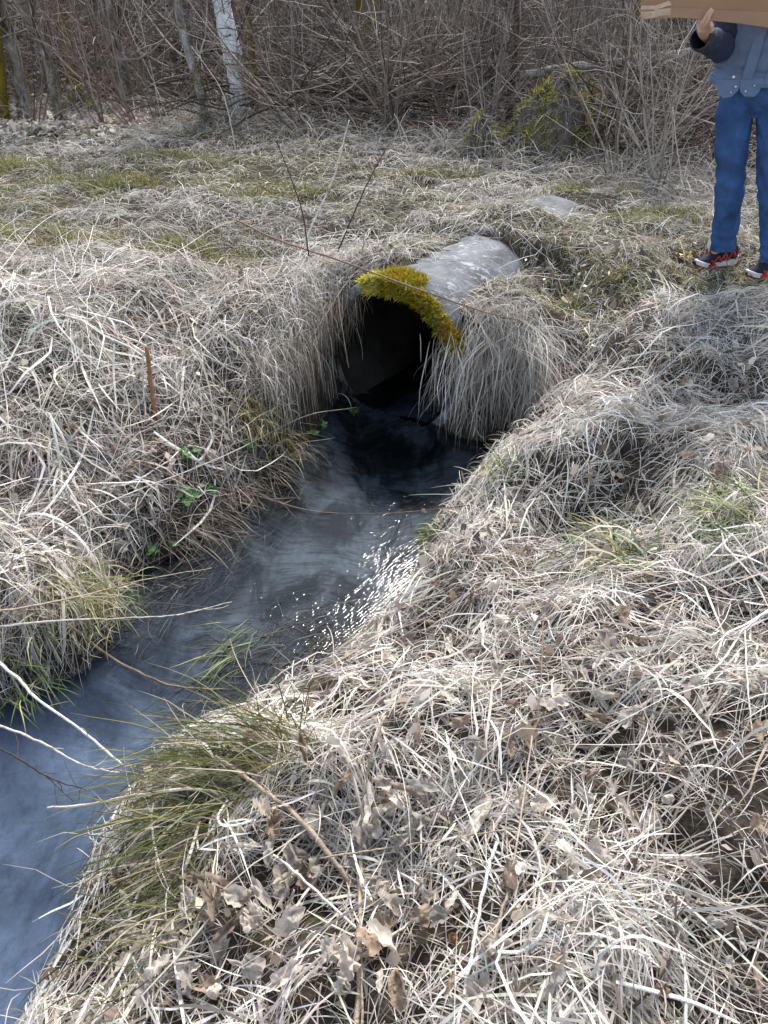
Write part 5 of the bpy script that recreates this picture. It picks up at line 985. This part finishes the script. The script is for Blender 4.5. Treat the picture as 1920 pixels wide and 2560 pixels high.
# placket following the jacket front: strip between two heights
def front_strip(name, a0, a1, z0, z1, off, mat, parent):
    n, m = 22, 8; Vs = []
    for i in range(n):
        t = z0+(z1-z0)*i/(n-1); c = np.array([np.interp(t, [.945, 1.05, 1.22, 1.36], [1.925, 1.935, 1.95, 1.975]), np.interp(t, [.945, 1.05, 1.22, 1.36], [4.60, 4.605, 4.61, 4.62])]); ru = np.interp(t, [.945, 1.05, 1.22, 1.36], [.200, .212, .205, .205])+off; rv = np.interp(t, [.945, 1.05, 1.22, 1.36], [.150, .165, .165, .150])+off
        for j in range(m+1):
            a = a0+(a1-a0)*j/m; d = off*.0; p = c+np.array([-.94, .35])*ru*math.cos(a)+np.array([-.35, -.94])*rv*math.sin(a); Vs.append((p[0], p[1], t))
    i = (np.arange(n-1)[:, None]*(m+1)+np.arange(m)[None]).ravel(); Fq = np.stack([i, i+1, i+m+2, i+m+1], 1); o = mesh_np(name, Vs, Fq, mat, None, parent, True); md_ = o.modifiers.new('thick', 'SOLIDIFY'); md_.thickness = .004; md_.offset = -1; return o
front_strip('placket', 1.27, 1.52, .972, 1.36, .010, M['shell'], jacket)
front_strip('seam', 1.80, 1.83, .97, 1.36, .011, M['shell'], jacket)
quadpatch('hem_flap', [(1788, 200), (1848, 200), (1849, 219), (1844, 228), (1829, 242), (1807, 246), (1794, 232)], 4.447, .006, M['shell'], jacket)
quadpatch('hem_flap', [(1850, 200), (1906, 200), (1904, 216), (1898, 230), (1885, 242), (1862, 241), (1850, 229)], 4.450, .006, M['shell'], jacket)
def snap(px, py, y, r):
    c = Vector(aty(px, py, y)); bm = bmesh.new(); bmesh.ops.create_uvsphere(bm, u_segments=14, v_segments=8, radius=r); bmesh.ops.scale(bm, vec=(1, .45, 1), verts=bm.verts)
    me = bpy.data.meshes.new('snap_button'); bm.to_mesh(me); bm.free(); me.materials.append(M['metal']); o = bpy.data.objects.new('snap_button', me); link(o, jacket); o.location = c-Vector(PB)
    for f in me.polygons: f.use_smooth = True
snap(1834, 193, 4.432, .0075); snap(1839, 217, 4.436, .006); snap(1827, 231, 4.441, .0045); snap(1864, 228, 4.444, .0045); snap(1886, 214, 4.444, .0045)
# sleeves
cuffR = aty(1752, 96, 4.385); wrR = aty(1757, 82, 4.355); elR = (1.735, 4.60, 1.13); shR = (1.80, 4.66, 1.40)
cuffL = (2.40, 4.36, 1.19); wrL = (2.41, 4.34, 1.22); elL = (2.30, 4.58, 1.13); shL = (2.17, 4.58, 1.40)
for sh, el, cf in ((shR, elR, cuffR), (shL, elL, cuffL)):
    d = Vector(cf)-Vector(el); mid = tuple(Vector(el)+d*.5)
    V, Fq = loft('', [sh, tuple((Vector(sh)+Vector(el))/2+Vector((-.01, .02, 0))), el, mid, cf], [(.085, .085), (.072, .075), (.066, .068), (.058, .060), (.052, .052)], None, None, 44, 28, .006, (4, 9), 7, extra=bunch(.55, .2, .005, 9)); mesh_np('sleeve', V, Fq, M['navy'], None, jacket, True)
    dn = d.normalized(); V, Fq = loft('', [tuple(Vector(cf)-dn*.035), cf, tuple(Vector(cf)+dn*.012)], [(.056, .056), (.055, .055), (.046, .046)], None, None, 10, 28, .002); o = mesh_np('cuff', V, Fq, M['cuff'], None, jacket, True)
# body: one skinned figure with head, arms, hands with five fingers, legs
bv, be, br_ = [], [], []
def bvert(p, r, prev=None):
    bv.append(tuple(p)); br_.append(r); i = len(bv)-1
    if prev is not None: be.append((prev, i))
    return i
pel = bvert((1.98, 4.62, .99), .09); s1 = bvert((1.97, 4.62, 1.15), .12, pel); s2 = bvert((1.985, 4.63, 1.36), .13, s1); nk = bvert((1.99, 4.62, 1.50), .055, s2); ch = bvert((1.985, 4.60, 1.58), .065, nk); hd = bvert((1.985, 4.60, 1.66), .092, ch); tp = bvert((1.99, 4.615, 1.74), .07, hd)
bvert((1.945, 4.485, 1.635), .014, hd)
for side, (sh, el, wr) in (('R', (shR, elR, wrR)), ('L', (shL, elL, wrL))):
    a = bvert(sh, .055, s2); b = bvert(el, .042, a); c = bvert(Vector(el).lerp(Vector(wr), .6), .034, b); d = bvert(wr, .026, c)
    if side == 'R':
        pts_ = {'palm': [(1757, 74, 4.335)], 'idx': [(1756, 58, 4.262), (1763, 44, 4.248), (1772, 30, 4.246), (1780, 20, 4.250)], 'mid': [(1765, 60, 4.258), (1771, 46, 4.246), (1776, 34, 4.245), (1783, 23, 4.250)], 'ring': [(1773, 64, 4.262), (1778, 56, 4.240), (1780, 66, 4.228), (1776, 74, 4.25)], 'pinky': [(1776, 72, 4.275), (1780, 67, 4.25), (1781, 76, 4.24), (1777, 81, 4.265)], 'thumb': [(1748, 66, 4.32), (1750, 50, 4.318), (1758, 38, 4.312)]}
        get = lambda q: aty(*q)
    else:
        off = Vector(wrL)-Vector(wrR)
        pts_ = {k: v for k, v in (('palm', [(1757, 74, 4.335)]), ('idx', [(1770, 60, 4.262), (1768, 46, 4.248), (1762, 34, 4.246), (1756, 26, 4.25)]), ('mid', [(1762, 60, 4.258), (1760, 46, 4.246), (1754, 36, 4.245), (1750, 28, 4.25)]), ('ring', [(1754, 64, 4.262), (1752, 56, 4.24), (1748, 48, 4.24), (1744, 42, 4.25)]), ('pinky', [(1748, 70, 4.275), (1745, 64, 4.25), (1742, 58, 4.245), (1740, 53, 4.255)]), ('thumb', [(1766, 66, 4.32), (1764, 50, 4.318), (1758, 40, 4.312)]))}
        get = lambda q: tuple(Vector(aty(*q))+off)
    pm = bvert(get(pts_['palm'][0]), .030, d)
    for f_, r_ in (('idx', .0095), ('mid', .0098), ('ring', .0092), ('pinky', .0082), ('thumb', .0105)):
        pr = pm
        for k, q in enumerate(pts_[f_]): pr = bvert(get(q), r_*(1.15 if k == 0 else 1-.07*k), pr)
for hp_, kn, an, toe in (((1.90, 4.65, .88), (1.945, 4.63, .52), (2.02, 4.665, .10), (1.88, 4.62, .04)), ((2.07, 4.58, .88), (2.12, 4.50, .52), (2.23, 4.44, .10), (2.08, 4.40, .04))):
    a = bvert(hp_, .065, pel); b = bvert(kn, .05, a); c = bvert((an[0], an[1], an[2]+.02), .034, b); bvert((toe[0]*.45+an[0]*.55, toe[1]*.45+an[1]*.55, .055), .022, c)
me = bpy.data.meshes.new('body'); me.from_pydata([tuple(Vector(v)-Vector(PB)) for v in bv], be, []); me.materials.append(M['skin']); body = bpy.data.objects.new('body', me); link(body, person)
md_ = body.modifiers.new('skin', 'SKIN'); md_.use_smooth_shade = True
for i, v in enumerate(me.skin_vertices[0].data): v.radius = (br_[i], br_[i]); v.use_root = (i == 0)
ss = body.modifiers.new('smooth', 'SUBSURF'); ss.levels = 2; ss.render_levels = 2
def blob(name, c, r, mat, parent, sc=(1, 1, 1), cut=None):
    bm = bmesh.new(); bmesh.ops.create_uvsphere(bm, u_segments=24, v_segments=16, radius=r); bmesh.ops.scale(bm, vec=sc, verts=bm.verts)
    if cut is not None: bmesh.ops.delete(bm, geom=[v for v in bm.verts if cut(v.co)], context='VERTS')
    for f in bm.faces: f.smooth = True
    me = bpy.data.meshes.new(name); bm.to_mesh(me); bm.free(); me.materials.append(mat); o = bpy.data.objects.new(name, me); link(o, parent); o.location = Vector(c)-Vector(PB); return o
blob('hair', (1.995, 4.625, 1.685), .115, M['hair'], person, (.92, 1.0, 1.05), lambda c: c.y < -.02 and c.z < .045)
for sx in (-.036, .030): blob('eye', (1.955+sx, 4.515, 1.672), .012, M['rubber'], person)
for sx in (-.092, .092): blob('ear', (1.985+sx, 4.61, 1.655), .028, M['skin'], person, (.4, .7, 1.15))
# shoes
def shoe(origin, heading, label):
    e_o = Vector(origin); rot = Matrix.Rotation(math.atan2(heading[1], heading[0]), 4, 'Z')
    xs_ = np.array([-.088, -.080, -.05, -.01, .04, .08, .12, .155, .180, .192]); hw = np.array([.012, .030, .037, .038, .042, .046, .046, .038, .022, .006]); top = np.array([.085, .115, .138, .140, .100, .084, .070, .058, .047, .036]); seg = 18
    bm = bmesh.new(); rows = []
    for x, h_, t_ in zip(xs_, hw, top):
        row = []
        for k in range(seg):
            a = 2*math.pi*k/seg; zc = (t_+.022)/2; row.append(bm.verts.new((x, h_*math.copysign(abs(math.cos(a))**.75, math.cos(a))*(1-.35*max(0, math.sin(a))*(1 if x < .06 else .6)), zc+(t_-.022)/2*math.sin(a))))
        rows.append(row)
    for i in range(len(rows)-1):
        for k in range(seg): bm.faces.new((rows[i][k], rows[i][(k+1) % seg], rows[i+1][(k+1) % seg], rows[i+1][k])).smooth = True
    bm.faces.new(rows[0][::-1]); bm.faces.new(rows[-1]); bmesh.ops.recalc_face_normals(bm, faces=bm.faces)
    me = bpy.data.meshes.new('shoe'); bm.to_mesh(me); bm.free(); me.materials.append(M['shoe_navy']); up = bpy.data.objects.new('shoe', me); link(up, person); up.matrix_local = Matrix.Translation(e_o-Vector(PB)) @ rot; up['label'] = label
    m_ = up.modifiers.new('smooth', 'SUBSURF'); m_.levels = 1; m_.render_levels = 2
    def outline(grow_, x0=-.096, x1=.2, n=30):
        out = []
        for i in range(n):
            a = 2*math.pi*i/n; cx_ = math.cos(a); x = (x0+x1)/2+(x1-x0)/2*math.copysign(abs(cx_)**.8, cx_); w_ = np.interp(x, [-.10, -.05, 0, .05, .11, .16, .2], [.030, .043, .042, .045, .053, .045, .018])+grow_; out.append((x, w_*math.sin(a)))
        return out
    def slab(name, z0, z1, g0, g1, mat, x0=-.096, x1=.2, lift=.018):
        bm = bmesh.new(); A = [bm.verts.new((x, y, z0+lift*max(0, (x-.10)/.1)**2)) for x, y in outline(g0, x0, x1)]; B = [bm.verts.new((x, y, z1+lift*max(0, (x-.10)/.1)**2+.018*max(0, (-.04-x)/.06))) for x, y in outline(g1, x0, x1)]; n = len(A)
        for i in range(n): bm.faces.new((A[i], A[(i+1) % n], B[(i+1) % n], B[i]))
        bm.faces.new(A[::-1]); bm.faces.new(B); bmesh.ops.recalc_face_normals(bm, faces=bm.faces); me = bpy.data.meshes.new(name); bm.to_mesh(me); bm.free(); me.materials.append(mat); o = bpy.data.objects.new(name, me); link(o, up); return o
    slab('outsole', .0, .010, .000, .003, M['shoe_red']); slab('midsole', .010, .036, .004, -.001, M['shoe_white'], -.102, .12); slab('toe_bumper', .0105, .034, .002, -.003, M['shoe_white'], .10, .205); slab('toe_cap', .0095, .026, .0045, .001, M['shoe_red'], .055, .165)
    bm = bmesh.new(); bmesh.ops.create_uvsphere(bm, u_segments=12, v_segments=8, radius=.013); bmesh.ops.scale(bm, vec=(.6, 1.3, .9), verts=bm.verts); bmesh.ops.translate(bm, vec=(.204, 0, .034), verts=bm.verts); me = bpy.data.meshes.new('toe_tip'); bm.to_mesh(me); bm.free(); me.materials.append(M['rubber']); link(bpy.data.objects.new('toe_tip', me), up)
    for sgn in (1, -1):                          # zigzag overlay on both sides
        zz = [(-.085, .10), (-.055, .045), (-.03, .098), (.0, .042), (.025, .088), (.055, .040), (.075, .072), (.10, .038), (.125, .052)]
        P = np.array([(x, sgn*(np.interp(x, xs_, hw)*(1.05-.28*max(0, (z-.06)/.06))+.001), z) for x, z in zz]); Pq = []
        for i in range(len(P)-1):
            for t in np.linspace(0, 1, 5)[:-1]: Pq.append(P[i]*(1-t)+P[i+1]*t)
        Pq.append(P[-1]); Pq = np.array(Pq); V, Fq = tubes_np(Pq[None], np.full((1, len(Pq)), .0075), 6); V[:, 1] = np.interp(V[:, 0], Pq[:, 0], Pq[:, 1])+(V[:, 1]-np.interp(V[:, 0], Pq[:, 0], Pq[:, 1]))*.35; me_o = mesh_np('overlay', V, Fq, M['shoe_red'], None, None, True); me_o.parent = up
    P = np.array([[(.02+.018*k, s*.016, np.interp(.02+.018*k, xs_, top)-.004) for s in (-1, 0, 1)] for k in range(4)]); P[:, 1, 2] += .004; V, Fq = tubes_np(P, np.full(P.shape[:2], .003), 5); lo = mesh_np('laces', V, Fq, M['shoe_navy'], None, None, True); lo.parent = up; lo['kind'] = 'stuff'
    return up
shoe((2.045, 4.675, h1(2.04, 4.67)+.045), (-.955, -.29), 'navy and red trail shoe pointing left'); shoe((2.25, 4.43, h1(2.15, 4.40)+.045), (-.955, -.30), 'near navy and red trail shoe cut by the frame')
tube = tube_obj('strap', [(2.145, 4.36, .66), (2.155, 4.35, .45), (2.17, 4.35, .2), (2.17, 4.36, .08)], .007, .005, M['navy'], None, 16, 6); tag(tube, 'narrow dark blue strap hanging beside the jeans at the right edge', 'strap')
# cardboard
def card_mat():
    m, t, o = newmat('cardboard'); tc = node(t, 'ShaderNodeTexCoord'); mp = node(t, 'ShaderNodeMapping'); mp.inputs['Scale'].default_value = (1, 1, 2); t.links.new(tc.outputs['Object'], mp.inputs[0]); n = node(t, 'ShaderNodeTexNoise', Scale=5, Detail=8, Roughness=.6); t.links.new(mp.outputs[0], n.inputs['Vector'])
    r = ramp(t, [(.3, (.26, .145, .08)), (.55, (.30, .17, .095)), (.75, (.33, .19, .108))]); t.links.new(n.outputs['Fac'], r.inputs[0]); p = node(t, 'ShaderNodeBsdfPrincipled', Roughness=.8); t.links.new(r.outputs[0], p.inputs['Base Color']); b = node(t, 'ShaderNodeBump', Strength=.2, Distance=.004); t.links.new(n.outputs['Fac'], b.inputs['Height']); t.links.new(b.outputs[0], p.inputs['Normal']); t.links.new(p.outputs[0], o.inputs['Surface']); return m
M['card'] = card_mat(); M['tape'] = noise_mat('clear_tape', [(.3, (.34, .20, .11)), (.6, (.46, .31, .20))], 14, .25, 4, .3, 20, spec=.6); M['torn'] = noise_mat('torn_paper', [(.35, (.36, .21, .12)), (.6, (.52, .37, .26))], 22, .85, 6, .3, 60)
co = aty(1601, 17, 4.285); card = empty('cardboard_sheet', co, 'brown flattened cardboard held up by the person, taped at its left corner', 'cardboard')
def card_piece(name, rows, mat, parent, th_=.005, z=0):
    Vs, cols = [], len(rows[0]); o_ = Vector(parent_origin(parent))
    bm = bmesh.new(); g = [[bm.verts.new(Vector(p)-o_) for p in r] for r in rows]
    for i in range(len(rows)-1):
        for j in range(cols-1): bm.faces.new((g[i][j], g[i][j+1], g[i+1][j+1], g[i+1][j]))
    me = bpy.data.meshes.new(name); bm.to_mesh(me); bm.free(); me.materials.append(mat); o = bpy.data.objects.new(name, me); link(o, parent); m_ = o.modifiers.new('thick', 'SOLIDIFY'); m_.thickness = th_; m_.offset = 0; return o
xsn = [1601, 1640, 1690, 1735, 1777, 1850, 1916, 2000, 2100, 2200, 2300]; botn = [50, 47, 44, 46, 52, 61, 69, 80, 92, 104, 116]; fol = [17, 18.5, 20, 22, 24, 27, 30, 34.5, 40, 45, 50]
fr_ = [aty(a, b, 4.285) for a, b in zip(xsn, fol)]; bo = [aty(a, b+rng.normal(0, .8), 4.262) for a, b in zip(xsn, botn)]; mi = [tuple((Vector(a)+Vector(b))/2+Vector((0, -.004, 0))) for a, b in zip(fr_, bo)]
card_piece('flap', [bo, mi, fr_], M['card'], card)
card_piece('panel', [[(p[0]+.0, p[1]+.004+.006*math.sin(p[0]*9+k), p[2]+.002+k*.13+.006*(k > 0)) for p in fr_] for k in range(6)], M['card'], card)
def on_card(a, b, y): return aty(a, b, y)
card_piece('tape_strip', [[on_card(1640, 40, 4.262), on_card(1660, 39, 4.262), on_card(1676, 38.5, 4.262)], [on_card(1634, 24, 4.272), on_card(1656, 22, 4.274), on_card(1677, 20, 4.276)]], M['tape'], card, .0012)
card_piece('tape_strip', [[on_card(1601, 24, 4.274), on_card(1640, 24, 4.274), on_card(1680, 12, 4.277)], [on_card(1603, 14, 4.278), on_card(1638, 14, 4.278), on_card(1672, 2, 4.278)]], M['tape'], card, .0012)
card_piece('torn_patch', [[on_card(1602, 49, 4.257), on_card(1625, 46, 4.257), on_card(1646, 43, 4.257)], [on_card(1602, 30, 4.266), on_card(1620, 29, 4.266), on_card(1640, 28, 4.266)]], M['torn'], card, .0012)
